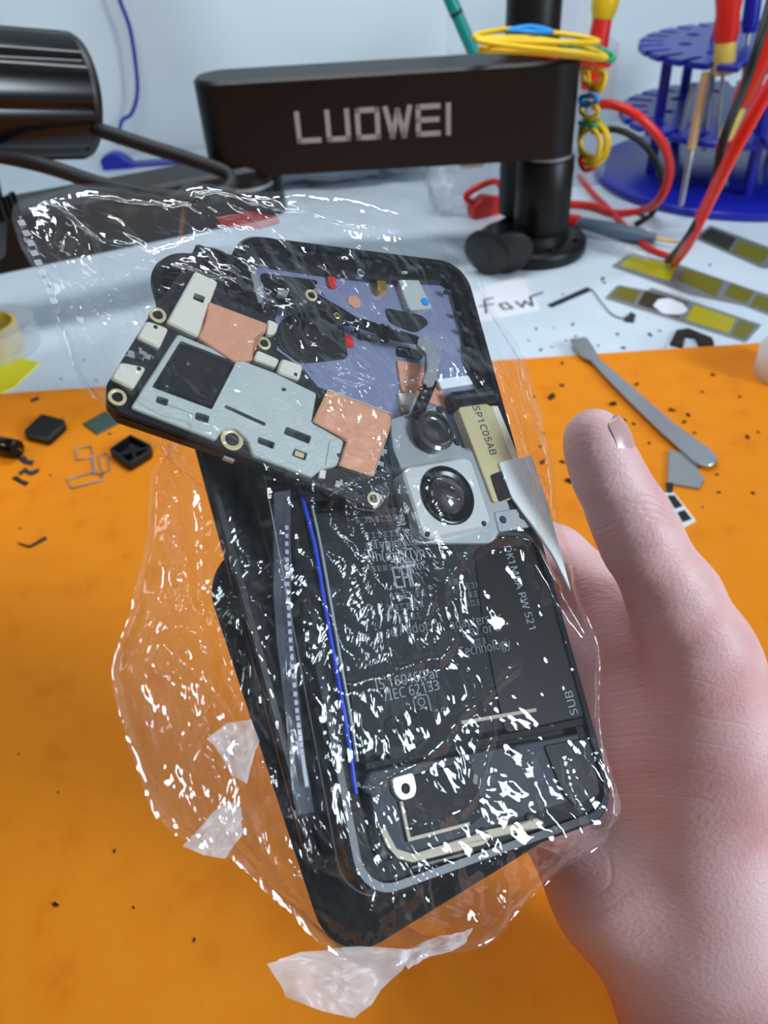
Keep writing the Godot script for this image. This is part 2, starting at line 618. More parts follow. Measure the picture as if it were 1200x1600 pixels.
func lights() -> void:
	# ceiling panel over the bench
	var glow := mat(1, 1, 1, 0.5)
	glow.emission_enabled = true
	glow.emission = Color(0.95, 0.98, 1.0)
	glow.emission_energy_multiplier = 3.0
	var at := Vector3(-0.3, 1.585, 0.15)
	var t := thing("ceiling_light", "square white ceiling light panel above the workbench", "light", Transform3D(Basis(), at))
	obj("light_frame", box(0.5, 0.03, 0.5), M.steel_dull, t)
	obj("light_diffuser", box(0.44, 0.006, 0.44), glow, t, Vector3(0, -0.017, 0))
	area_light("ceiling_panel", Vector2(0.44, 0.44), at + Vector3(0, -0.024, 0), Vector3.DOWN, 0.14, Color(0.95, 0.98, 1.0))
	# daylight through the frosted window in the right wall
	var day := mat(0.9, 0.93, 0.97, 0.5)
	day.emission_enabled = true
	day.emission = Color(0.85, 0.93, 1.0)
	day.emission_energy_multiplier = 2.0
	var win := Vector3(1.72, 0.95, 0.6)
	var w := structure("window_1", box(0.012, 0.7, 0.5), day, win)
	for y in [-0.37, 0.37]:
		obj("window_frame", box(0.06, 0.06, 0.58), M.paper, w, Vector3(-0.01, y, 0))
	for z in [-0.27, 0.27]:
		obj("window_frame", box(0.06, 0.7, 0.05), M.paper, w, Vector3(-0.01, 0, z))
	area_light("window_daylight", Vector2(0.5, 0.7), win + Vector3(-0.05, 0, 0), Vector3.LEFT, 4.4, Color(0.88, 0.95, 1.0))
	# long lamp on the wall side of the bench, above the frame
	var b := thing("bench_lamp", "long white bench lamp on the wall above the desk", "lamp", Transform3D(Basis(), Vector3(0.0, 0.64, -0.7)))
	obj("lamp_housing", box(0.62, 0.03, 0.09), M.steel_dull, b)
	obj("lamp_bracket", box(0.04, 0.02, 0.6), M.steel_dull, b, Vector3(0, 0.02, -0.3))
	obj("lamp_diffuser", box(0.58, 0.006, 0.07), glow, b, Vector3(0, -0.017, 0))
	area_light("bench_lamp_glow", Vector2(0.58, 0.07), Vector3(0.0, 0.616, -0.7), Vector3.DOWN, 0.25, Color(0.96, 0.98, 1.0))

func room() -> void:
	var X := 1.7
	structure("floor", box(2 * X + 0.2, 0.1, 3.8), M.floor, Vector3(0, -0.8, 0.5))
	structure("ceiling", box(2 * X + 0.2, 0.1, 3.8), M.ceiling, Vector3(0, 1.65, 0.5))
	structure("wall_back", box(2 * X + 0.2, 2.4, 0.1), M.wall, Vector3(0, 0.45, -1.285))
	structure("wall_front", box(2 * X + 0.2, 2.4, 0.1), M.wall_side, Vector3(0, 0.45, 2.35))
	structure("wall_left", box(0.1, 2.4, 3.8), M.wall_side, Vector3(-X - 0.05, 0.45, 0.5))
	var wr := structure("wall_right", ext([Vector2(-1.9, -1.2), Vector2(1.9, -1.2), Vector2(1.9, 1.2), Vector2(-1.9, 1.2)], 0, 0.1, 0.0, [[Vector2(-0.35, 0.15), Vector2(0.15, 0.15), Vector2(0.15, 0.85), Vector2(-0.35, 0.85)]]), M.wall_side, Vector3(X, 0.45, 0.5))
	wr.rotation.y = PI / 2
	var d := thing("desk", "white desk top under the orange mat and the tools", "desk", Transform3D(Basis(), Vector3(0, -0.75, -0.5)))
	obj("desk_top", ext(rrect(2.2, 1.46, 0.01), -0.03, 0.0, 0.002), M.desk, d, Vector3(0, 0.75, 0)).rotation.x = -PI / 2
	for x in [-1.04, 1.04]:
		for z in [-0.66, 0.66]:
			obj("leg", box(0.05, 0.72, 0.05), M.steel_dull, d, Vector3(x, 0.36, z))
	# the silicone mat
	var s := on_desk(rounded([Vector2(-0.545, 0.5615), Vector2(0.57, 0.5545), Vector2(0.56, -0.19), Vector2(-0.545, -0.19)], 0.006))
	single("work_mat", ext(s[0], 0, 0.0025, 0.0006), M.mat_, "orange silicone work mat covering the near part of the desk", "mat", s[1])

func stand() -> void:
	var base := Vector3(0.167, 0, -0.782)
	var t := thing("swing_arm_stand", "black metal swing arm stand with pale block letters on its upper arm", "stand", Transform3D(Basis.from_scale(Vector3.ONE * S), base))
	obj("base", lathe([Vector2(0, 0), Vector2(0.046, 0), Vector2(0.047, 0.002), Vector2(0.047, 0.009), Vector2(0.044, 0.012), Vector2(0.032, 0.0125), Vector2(0.030, 0.02), Vector2(0, 0.02)], 48), M.black_metal, t)
	obj("column", lathe([Vector2(0.0215, 0.0205), Vector2(0.0225, 0.022), Vector2(0.0225, 0.078), Vector2(0.0215, 0.079), Vector2(0, 0.079)], 40), M.black_metal, t, Vector3(0.006, 0, 0.01))
	obj("collar", lathe([Vector2(0.0205, 0.079), Vector2(0.0205, 0.0815), Vector2(0, 0.0815)], 40), M.steel_dull, t, Vector3(0.006, 0, 0.01))
	obj("post", lathe([Vector2(0.021, 0.02), Vector2(0.021, 0.36), Vector2(0.019, 0.363), Vector2(0, 0.363)], 40), M.black_metal, t, Vector3(-0.001, 0, -0.037))
	# upper arm: a stadium seen from above
	var arm := obj("upper_arm", ext(rrect(0.284, 0.046, 0.0229, 14), 0.0, 0.066, 0.0022), M.black_metal, t, Vector3(-0.117, 0.083, 0.008))
	arm.basis = Basis(Vector3.UP, deg_to_rad(-2.5)) * Basis(Vector3.RIGHT, -PI / 2)
	# lettering on its front face
	var strokes := []
	var h := 0.0185
	var w := 0.0145
	var adv := 0.0222
	var letters := [
		[[0, 1, 0, 0], [0, 0, 1, 0]], [[0, 1, 0, 0], [0, 0, 1, 0], [1, 0, 1, 1]], [[0, 0, 0, 1], [0, 1, 1, 1], [1, 1, 1, 0], [1, 0, 0, 0]],
		[[-0.1, 1, 0.2, 0], [0.2, 0, 0.5, 0.9], [0.5, 0.9, 0.8, 0], [0.8, 0, 1.1, 1]], [[1, 1, 0, 1], [0, 1, 0, 0], [0, 0, 1, 0], [0, 0.52, 0.95, 0.52]], [[0, 0, 0, 1]]]
	for i in 6:
		for e in letters[i]:
			strokes.append([Vector2(i * adv + e[0] * w, e[1] * h), Vector2(i * adv + e[2] * w, e[3] * h)])
	var word := obj("lettering", bars(strokes, 0.0036, 0.0004), M.letter, arm)
	word.transform = Transform3D(Basis(Vector3(1, 0, 0), Vector3(0, 0, 1), Vector3(0, -1, 0)), Vector3(-0.0665, -0.0229, 0.0235))
	# elbow and lower arm towards the left
	obj("elbow", lathe([Vector2(0, 0.052), Vector2(0.0215, 0.052), Vector2(0.0215, 0.082), Vector2(0, 0.082)], 40), M.black_metal, t, Vector3(-0.231, 0, 0.016))
	obj("elbow_ring", lathe([Vector2(0.0195, 0.075), Vector2(0.0222, 0.075), Vector2(0.0222, 0.0775), Vector2(0.0195, 0.0775)], 40), M.steel_dull, t, Vector3(-0.231, 0, 0.016))
	var low := obj("lower_arm", ext(rrect(0.26, 0.044, 0.0219, 14), 0.0, 0.040, 0.003), M.black_metal, t, Vector3(-0.325, 0.050, 0.045))
	low.basis = Basis(Vector3.UP, deg_to_rad(22.0)) * Basis(Vector3.RIGHT, -PI / 2)
	# two wing screws at the foot
	for e in [[Vector3(-0.045, 0.0, 0.05), 0.019, -35.0], [Vector3(-0.026, 0.0, 0.052), 0.018, 12.0]]:
		var k := obj("wing_screw", lathe([Vector2(0, -0.004), Vector2(e[1] * 0.8, -0.004), Vector2(e[1], -0.002), Vector2(e[1], 0.002), Vector2(e[1] * 0.6, 0.005), Vector2(0.006, 0.007), Vector2(0.005, 0.02), Vector2(0, 0.02)], 28), M.black_plastic, t, e[0] + Vector3(0, e[1] + 0.001, 0))
		k.basis = Basis(Vector3.UP, deg_to_rad(e[2])) * Basis(Vector3.RIGHT, deg_to_rad(-78.0))
	for a in [0.5, 1.3]:
		obj("bolt", lathe([Vector2(0.003, 0.0), Vector2(0.003, 0.002), Vector2(0.0015, 0.0026), Vector2(0, 0.0012)], 12), M.black_gloss, t, Vector3(cos(a) * 0.039, 0.012, sin(a) * 0.039))

func scope() -> void:
	# finned black lamp head at the left edge, on its neck
	var a := Vector3(-0.19836, 0.19475, -0.63742)
	var b := Vector3(-0.30213, 0.22315, -0.55297)
	var f := along(b, a)
	var t := thing("ribbed_lamp", "glossy black ribbed cylinder of a lamp head at the left edge", "lamp", f.scaled_local(Vector3.ONE * S))
	var len := a.distance_to(b) / S
	var n := 96
	var ring := []
	for k in n:
		var r := 0.0345 + (0.0 if k % 12 < 10 else -0.0016)
		ring.append(Vector2.from_angle(TAU * k / n) * r)
	var body := obj("ribbed_body", ext(ring, 0, len - 0.006, 0.0005), M.black_gloss, t)
	body.rotation.x = -PI / 2
	obj("end_cap", lathe([Vector2(0.034, len - 0.0065), Vector2(0.0345, len - 0.004), Vector2(0.033, len - 0.0008), Vector2(0.031, len), Vector2(0, len)], 64), M.black_plastic, t)
	obj("neck", lathe([Vector2(0.022, -0.09), Vector2(0.027, -0.07), Vector2(0.027, -0.028), Vector2(0.02, -0.02), Vector2(0, -0.02)], 40), M.black_plastic, t, Vector3(0.0, len - 0.085, 0.0)).basis = f.basis.inverse() * Basis(Vector3.FORWARD, 0.15)
	for k in 7:
		var v := obj("vent_rib", box(0.003, 0.012, 0.0025), M.black_gloss, t)
		var ang := 0.55 + 0.16 * k
		var w := Vector3(0, len - 0.085, 0) + f.basis.inverse() * Vector3(sin(ang) * 0.0272, -0.06, cos(ang) * 0.0272)
		v.transform = Transform3D(f.basis.inverse() * Basis(Vector3.UP, ang), w)
	# the lit underside of the head, turned to the mat left of the frame
	var glow := mat(1, 1, 1, 0.5)
	glow.emission_enabled = true
	glow.emission = Color(1.0, 0.93, 0.8)
	glow.emission_energy_multiplier = 4.0
	var under := Vector3(-0.385, 0.16, -0.43)
	var u := thing("spot_lamp", "small lamp shining on the mat beyond the left edge", "lamp", Transform3D(Basis(), under))
	obj("lamp_shell", lathe([Vector2(0.03, 0.0), Vector2(0.031, 0.002), Vector2(0.026, 0.04), Vector2(0.01, 0.045), Vector2(0, 0.045)], 32), M.black_plastic, u)
	obj("lamp_glass", lathe([Vector2(0, 0.001), Vector2(0.028, 0.001), Vector2(0.028, 0.004), Vector2(0, 0.004)], 32), glow, u)
	var l := SpotLight3D.new()
	l.name = "spot_glow"
	l.light_color = Color(1.0, 0.9, 0.72)
	l.light_energy = 0.022
	l.spot_angle = 62.0
	l.spot_angle_attenuation = 1.0
	l.spot_range = 3.0
	l.light_size = 0.025
	l.shadow_enabled = true
	add_child(l)
	l.look_at_from_position(under + Vector3(0, -0.003, 0), under + Vector3(0.02, -1, 0.0), Vector3.FORWARD)
	# its cable: a loop in front of the arm
	var c := spline([Vector3(-0.18943, 0.18044, -0.60994), Vector3(-0.17775, 0.17969, -0.60158), Vector3(-0.14882, 0.16854, -0.59996), Vector3(-0.11699, 0.15672, -0.59777), Vector3(-0.09583, 0.14671, -0.59711), Vector3(-0.09525, 0.1393, -0.5878), Vector3(-0.11123, 0.13796, -0.57739), Vector3(-0.14075, 0.14302, -0.5708), Vector3(-0.17646, 0.15495, -0.56535), Vector3(-0.20597, 0.16891, -0.56159), Vector3(-0.2327, 0.17769, -0.56122), Vector3(-0.25601, 0.18563, -0.55242)], 8)
	single("lamp_cable", tube(c, 0.005, 12), M.black_rubber, "thick black cable looping from the ribbed lamp head", "cable")

func tool_rod(called: String, label: String, a: Vector3, b: Vector3, parts: Array, group := "") -> void:
	# parts: [name, material, profile of Vector2(radius, distance along from a)]
	var t := thing(called, label, "tool", along(a, b).scaled_local(Vector3.ONE * S), group)
	for p in parts:
		obj(p[0], lathe(p[2], 20), p[1], t)

func carousel() -> void:
	var c := Vector3(0.444, 0, -0.966)
	var t := thing("tool_carousel", "blue plastic round tool rack with slotted tiers on a disc base", "tool rack", Transform3D(Basis.from_scale(Vector3.ONE * S), c))
	obj("base", lathe([Vector2(0, 0), Vector2(0.134, 0), Vector2(0.136, 0.002), Vector2(0.136, 0.006), Vector2(0.134, 0.008), Vector2(0, 0.008)], 64), M.blue_plastic, t)
	for tier in [[0.055, 0.118, 26, 0.026], [0.112, 0.108, 26, 0.022]]:
		var p := []
		var n: int = tier[2]
		for k in n:
			for e in [[0.0, 1.0], [0.26, 1.0], [0.3, 0.0], [0.52, 0.0], [0.56, 1.0], [0.98, 1.0]]:
				var a: float = TAU * (k + e[0] * 0.98) / n
				p.append(Vector2.from_angle(a) * (tier[1] - (0.0 if e[1] > 0.5 else tier[3])))
		var holes := []
		for k in 9:
			holes.append(circ(Vector2.from_angle(TAU * (k + 0.3) / 9) * tier[1] * 0.62, 0.0065, 14))
		obj("tier", ext(p, 0, 0.005, 0.0008, holes), M.blue_plastic, t, Vector3(0, tier[0], 0)).rotation.x = -PI / 2
	for k in 5:
		var a := TAU * k / 5 + 0.55
		obj("post", lathe([Vector2(0.005, 0.008), Vector2(0.005, 0.112), Vector2(0, 0.112)], 14), M.blue_plastic, t, Vector3(cos(a) * 0.086, 0, sin(a) * 0.086))
	obj("handle_post", lathe([Vector2(0.008, 0.117), Vector2(0.007, 0.125), Vector2(0.0065, 0.2), Vector2(0, 0.2)], 16), M.blue_plastic, t, Vector3(-0.035, 0, -0.01))
	# tools standing in it
	tool_rod("screwdriver", "red and yellow handled screwdriver standing upright in the blue rack", Vector3(0.37941, 0.06772, -0.8769), Vector3(0.36494, 0.23532, -0.89467), [
		["shaft", M.steel, [Vector2(0.0016, 0.0), Vector2(0.0016, 0.05), Vector2(0, 0.05)]],
		["collar", M.yellow_pale, [Vector2(0.0085, 0.05), Vector2(0.0095, 0.052), Vector2(0.0088, 0.074), Vector2(0, 0.074)]],
		["grip", M.red, [Vector2(0.0088, 0.074), Vector2(0.0105, 0.082), Vector2(0.0095, 0.095), Vector2(0.011, 0.105), Vector2(0.0115, 0.15), Vector2(0.009, 0.165), Vector2(0, 0.167)]]])
	tool_rod("screwdriver", "amber red screwdriver leaning right in the blue rack", Vector3(0.36293, 0.06594, -0.8295), Vector3(0.39392, 0.17579, -0.8295), [
		["tip", M.red_clear, [Vector2(0.003, -0.0), Vector2(0.0048, 0.004), Vector2(0.0048, 0.012), Vector2(0, 0.012)]],
		["collar", M.yellow_pale, [Vector2(0.0055, 0.012), Vector2(0.0062, 0.016), Vector2(0.0058, 0.038), Vector2(0, 0.038)]],
		["grip", M.red_clear, [Vector2(0.007, 0.038), Vector2(0.0088, 0.045), Vector2(0.0088, 0.11), Vector2(0.006, 0.125), Vector2(0, 0.126)]]])
	tool_rod("wooden_pick", "wooden handled steel pick leaning in the blue rack", Vector3(0.33479, 0.01543, -0.8295), Vector3(0.34931, 0.12366, -0.86505), [
		["shaft", M.steel, [Vector2(0.0012, 0.0), Vector2(0.0026, 0.003), Vector2(0.0026, 0.045), Vector2(0, 0.045)]],
		["handle", M.wood, [Vector2(0.0038, 0.045), Vector2(0.0042, 0.05), Vector2(0.0036, 0.105), Vector2(0, 0.105)]]])
	tool_rod("steel_rod", "slim steel tool rising at the back of the blue rack", Vector3(0.3961, 0.05837, -0.948), Vector3(0.39115, 0.19565, -0.9717), [
		["shaft", M.steel, [Vector2(0.0028, 0.0), Vector2(0.0028, 0.14), Vector2(0, 0.14)]]])
	tool_rod("blue_driver", "clear blue handled driver at the upper right of the rack", Vector3(0.42565, 0.10215, -0.948), Vector3(0.4257, 0.21021, -0.9717), [
		["shaft", M.steel, [Vector2(0.0016, 0.0), Vector2(0.0016, 0.04), Vector2(0, 0.04)]],
		["grip", M.blue_plastic, [Vector2(0.006, 0.04), Vector2(0.0075, 0.048), Vector2(0.007, 0.12), Vector2(0, 0.122)]]])
	var k := 0
	for e in [[Vector3(0.35095, 0.0951, -0.9006), Vector3(0.34804, 0.06362, -0.9006)], [Vector3(0.35845, 0.09152, -0.9006), Vector3(0.36022, 0.05827, -0.9006)], [Vector3(0.373, 0.09678, -0.9006), Vector3(0.3776, 0.04857, -0.9006)], [Vector3(0.44026, 0.05106, -0.9006), Vector3(0.45059, -0.00089, -0.9006)], [Vector3(0.40627, 0.04001, -0.9006), Vector3(0.4106, 0.00184, -0.9006)]]:
		tool_rod("driver_bit", ["short clear plastic stick nearest the rack's left notch", "second clear plastic stick hanging under the rack's upper tier", "clear plastic stick behind the wooden pick", "clear stick below the rack's middle tier at the right edge", "short clear stick under the amber screwdriver"][k], e[1], e[0], [["stick", M.pane if k % 2 else M.steel_dull, [Vector2(0.0018, 0.0), Vector2(0.0022, 0.002), Vector2(0.0022, 0.045), Vector2(0, 0.045)]]], "small sticks in the tool rack")
		k += 1

func leads() -> void:
	# coiled test leads hung over the arm's right end
	var t := thing("cable_bundle", "bundle of yellow, green and red leads coiled over the stand's arm", "cables", Transform3D(Basis(), Vector3(0.178, 0.179, -0.77)))
	var o := t.position
	var loops := [
		["yellow", [Vector3(0.10216, 0.1981, -0.74655), Vector3(0.14113, 0.19326, -0.79395), Vector3(0.19811, 0.18495, -0.79395), Vector3(0.21212, 0.183, -0.77025), Vector3(0.17462, 0.19005, -0.74063), Vector3(0.12052, 0.19521, -0.7347)]],
		["yellow", [Vector3(0.1058, 0.1887, -0.74063), Vector3(0.13397, 0.18487, -0.7821), Vector3(0.18607, 0.17877, -0.78803), Vector3(0.21818, 0.17188, -0.7821), Vector3(0.21315, 0.17241, -0.7584), Vector3(0.16335, 0.1834, -0.7347), Vector3(0.12569, 0.18796, -0.73233)]],
		["yellow", [Vector3(0.10301, 0.1968, -0.73707), Vector3(0.15139, 0.19142, -0.7584), Vector3(0.20434, 0.17865, -0.77025), Vector3(0.21693, 0.1721, -0.76433), Vector3(0.18307, 0.18414, -0.72878), Vector3(0.12972, 0.19236, -0.7264)]],
		["yellow", [Vector3(0.20465, 0.16381, -0.77618), Vector3(0.21605, 0.16134, -0.76433), Vector3(0.21837, 0.15736, -0.7584), Vector3(0.21499, 0.14854, -0.7584), Vector3(0.21052, 0.14719, -0.77618), Vector3(0.21155, 0.15599, -0.79395)]],
		["yellow", [Vector3(0.20416, 0.16576, -0.7821), Vector3(0.21496, 0.16427, -0.77025), Vector3(0.21755, 0.15825, -0.76433), Vector3(0.21162, 0.15158, -0.76433), Vector3(0.207, 0.15033, -0.7821)]],
		["yellow", [Vector3(0.20798, 0.10908, -0.7821), Vector3(0.21419, 0.12017, -0.76433), Vector3(0.22235, 0.11402, -0.75248), Vector3(0.22312, 0.09875, -0.75248), Vector3(0.21511, 0.08982, -0.7584), Vector3(0.21134, 0.0891, -0.7821)]],
		["yellow", [Vector3(0.20913, 0.11141, -0.78803), Vector3(0.21665, 0.1218, -0.77025), Vector3(0.22672, 0.11006, -0.7584), Vector3(0.22664, 0.09243, -0.7584), Vector3(0.21612, 0.08351, -0.76433), Vector3(0.21209, 0.08392, -0.78803)]],
		["yellow", [Vector3(0.20737, 0.10354, -0.7821), Vector3(0.212, 0.11641, -0.7584), Vector3(0.2176, 0.10771, -0.74892), Vector3(0.2157, 0.0947, -0.74892), Vector3(0.21083, 0.09192, -0.77618)]],
		["yellow", [Vector3(0.20612, 0.13495, -0.77618), Vector3(0.21199, 0.13593, -0.7584), Vector3(0.21512, 0.12895, -0.7584), Vector3(0.20902, 0.12478, -0.76433), Vector3(0.20614, 0.12615, -0.7821)]],
		["sky_blue", [Vector3(0.13582, 0.19528, -0.77618), Vector3(0.15555, 0.19606, -0.7821), Vector3(0.17363, 0.19115, -0.7821), Vector3(0.15108, 0.1961, -0.7584)]],
		["sky_blue", [Vector3(0.20332, 0.13933, -0.77617), Vector3(0.20993, 0.14378, -0.7584), Vector3(0.21283, 0.13846, -0.7584), Vector3(0.20477, 0.13425, -0.77025)]],
		["green", [Vector3(0.17956, 0.18306, -0.77025), Vector3(0.21142, 0.1782, -0.77617), Vector3(0.22683, 0.17138, -0.77618), Vector3(0.22506, 0.16859, -0.77025), Vector3(0.2075, 0.17373, -0.7584), Vector3(0.18175, 0.18493, -0.74655)]],
		["green", [Vector3(0.20601, 0.11638, -0.7821), Vector3(0.21611, 0.12133, -0.76788), Vector3(0.22456, 0.11628, -0.76433), Vector3(0.21104, 0.11969, -0.7584)]],
		["red", [Vector3(0.11804, 0.1878, -0.7584), Vector3(0.14861, 0.18398, -0.77025), Vector3(0.19549, 0.17035, -0.77618), Vector3(0.22421, 0.1656, -0.77618), Vector3(0.20982, 0.16667, -0.76433), Vector3(0.14432, 0.18347, -0.74655)]],
		["red", [Vector3(0.20939, 0.08462, -0.7821), Vector3(0.21619, 0.09046, -0.76788), Vector3(0.22096, 0.08319, -0.76433), Vector3(0.21222, 0.07743, -0.77025)]]]
	for e in loops:
		var pts := []
		for q in e[1]:
			pts.append(q - o)
		obj("strand", tube(spline(pts, 6, true), 0.00225, 8, true), M[e[0]], t)
	# red and black meter leads on the desk
	single("red_lead", tube(spline([Vector3(0.21723, 0.12947, -0.78803), Vector3(0.2363, 0.12959, -0.7821), Vector3(0.25775, 0.12024, -0.77025), Vector3(0.28301, 0.09611, -0.77025), Vector3(0.29826, 0.06578, -0.7821), Vector3(0.29707, 0.03642, -0.79395), Vector3(0.30047, 0.004, -0.85394), Vector3(0.27247, 0.004, -0.85356), Vector3(0.25447, 0.004, -0.87945), Vector3(0.2255, 0.004, -0.89371)], 8), 0.0043, 10), M.red, "thick red test lead looping beside the stand", "cable")
	single("black_lead", tube(spline([Vector3(0.22814, 0.0988, -0.81765), Vector3(0.24955, 0.10154, -0.8058), Vector3(0.2765, 0.08706, -0.8058), Vector3(0.2961, 0.06371, -0.8058), Vector3(0.30281, 0.03972, -0.8058), Vector3(0.31045, 0.003, -0.84495), Vector3(0.28746, 0.003, -0.82071)], 8), 0.0031, 10), M.black_rubber, "thin black lead looping inside the red lead", "cable")
	single("red_wire", tube(spline([Vector3(0.26549, 0.003, -0.98657), Vector3(0.26646, 0.003, -0.92742), Vector3(0.27072, 0.003, -0.87293), Vector3(0.27362, 0.003, -0.81965), Vector3(0.27951, 0.003, -0.76044), Vector3(0.29523, 0.003, -0.7301)], 6), 0.003, 8), M.red, "thin red wire crossing the desk behind the probe", "cable")
	# two wires that drop from the upper right to the stencil
	single("red_cable", tube(spline([Vector3(0.27619, 0.20865, -0.55627), Vector3(0.26424, 0.18476, -0.55169), Vector3(0.25469, 0.15305, -0.55602), Vector3(0.25589, 0.1104, -0.58211), Vector3(0.26133, 0.0622, -0.61901), Vector3(0.29094, 0.006, -0.71114)], 8), fill(0.0045, 41), 10), M.red, "red cable dropping from the upper right onto the stencil", "cable")
	single("black_cable", tube(spline([Vector3(0.28174, 0.23625, -0.61037), Vector3(0.27009, 0.21088, -0.58907), Vector3(0.26418, 0.18578, -0.58348), Vector3(0.25183, 0.15319, -0.57161), Vector3(0.25716, 0.11395, -0.58509), Vector3(0.25685, 0.07087, -0.61082), Vector3(0.28554, 0.006, -0.71514)], 8), 0.0031, 10), M.black_rubber, "black cable dropping beside the red one onto the stencil", "cable")
	# grey probe with red collar
	var a := Vector3(0.20949, 0.009, -0.82291)
	var b := Vector3(0.31066, 0.007, -0.75443)
	var p := thing("test_probe", "grey multimeter probe with red collar lying by the stand", "probe", along(a, b).scaled_local(Vector3.ONE * S))
	var L := a.distance_to(b) / S
	obj("red_collar", lathe([Vector2(0, -0.015), Vector2(0.0075, -0.014), Vector2(0.0085, -0.008), Vector2(0.0085, 0.014), Vector2(0, 0.014)], 24), M.red, p)
	obj("handle", lathe([Vector2(0.0068, 0.014), Vector2(0.0075, 0.018), Vector2(0.0072, L * 0.5), Vector2(0.0062, L * 0.55), Vector2(0.006, L * 0.68), Vector2(0.0045, L * 0.72), Vector2(0.004, L * 0.8), Vector2(0, L * 0.8)], 24), M.probe_grey, p)
	obj("needle", lathe([Vector2(0.0013, L * 0.8), Vector2(0.0013, L * 0.96), Vector2(0.0002, L)], 12), M.gold_bright, p)
	# second probe under it, in clear sleeve
	var a2 := Vector3(0.21962, 0.006, -0.7928)
	var b2 := Vector3(0.26908, 0.006, -0.72733)
	var p2 := thing("probe_sleeve", "clear plastic probe sleeve lying just in front of the grey probe", "sleeve", along(a2, b2).scaled_local(Vector3.ONE * S))
	obj("sleeve", lathe([Vector2(0.0055, 0.0), Vector2(0.0058, 0.002), Vector2(0.005, 0.06), Vector2(0.003, 0.07), Vector2(0, 0.07)], 20), M.wrap, p2)
	# red clip
	var r := thing("red_clip", "red clip with a wire loop behind the stand's foot", "clip", Transform3D(Basis(Vector3.UP, 0.4).scaled(Vector3.ONE * S), Vector3(0.14156, 0, -0.88698)))
	obj("jaw", ext(rounded([Vector2(-0.02, 0.0), Vector2(0.018, 0.0), Vector2(0.02, 0.012), Vector2(-0.008, 0.02), Vector2(-0.022, 0.012)], 0.004), -0.006, 0.006, 0.001), M.red, r)
	obj("loop", tube(spline([Vector3(-0.018, 0.012, 0), Vector3(-0.026, 0.022, 0), Vector3(-0.012, 0.03, 0.004), Vector3(0.008, 0.028, 0), Vector3(0.018, 0.01, 0)], 6), 0.003, 8), M.red, r)

func fill(v: float, n: int) -> Array:
	var a := []
	a.resize(n)
	a.fill(v)
	return a

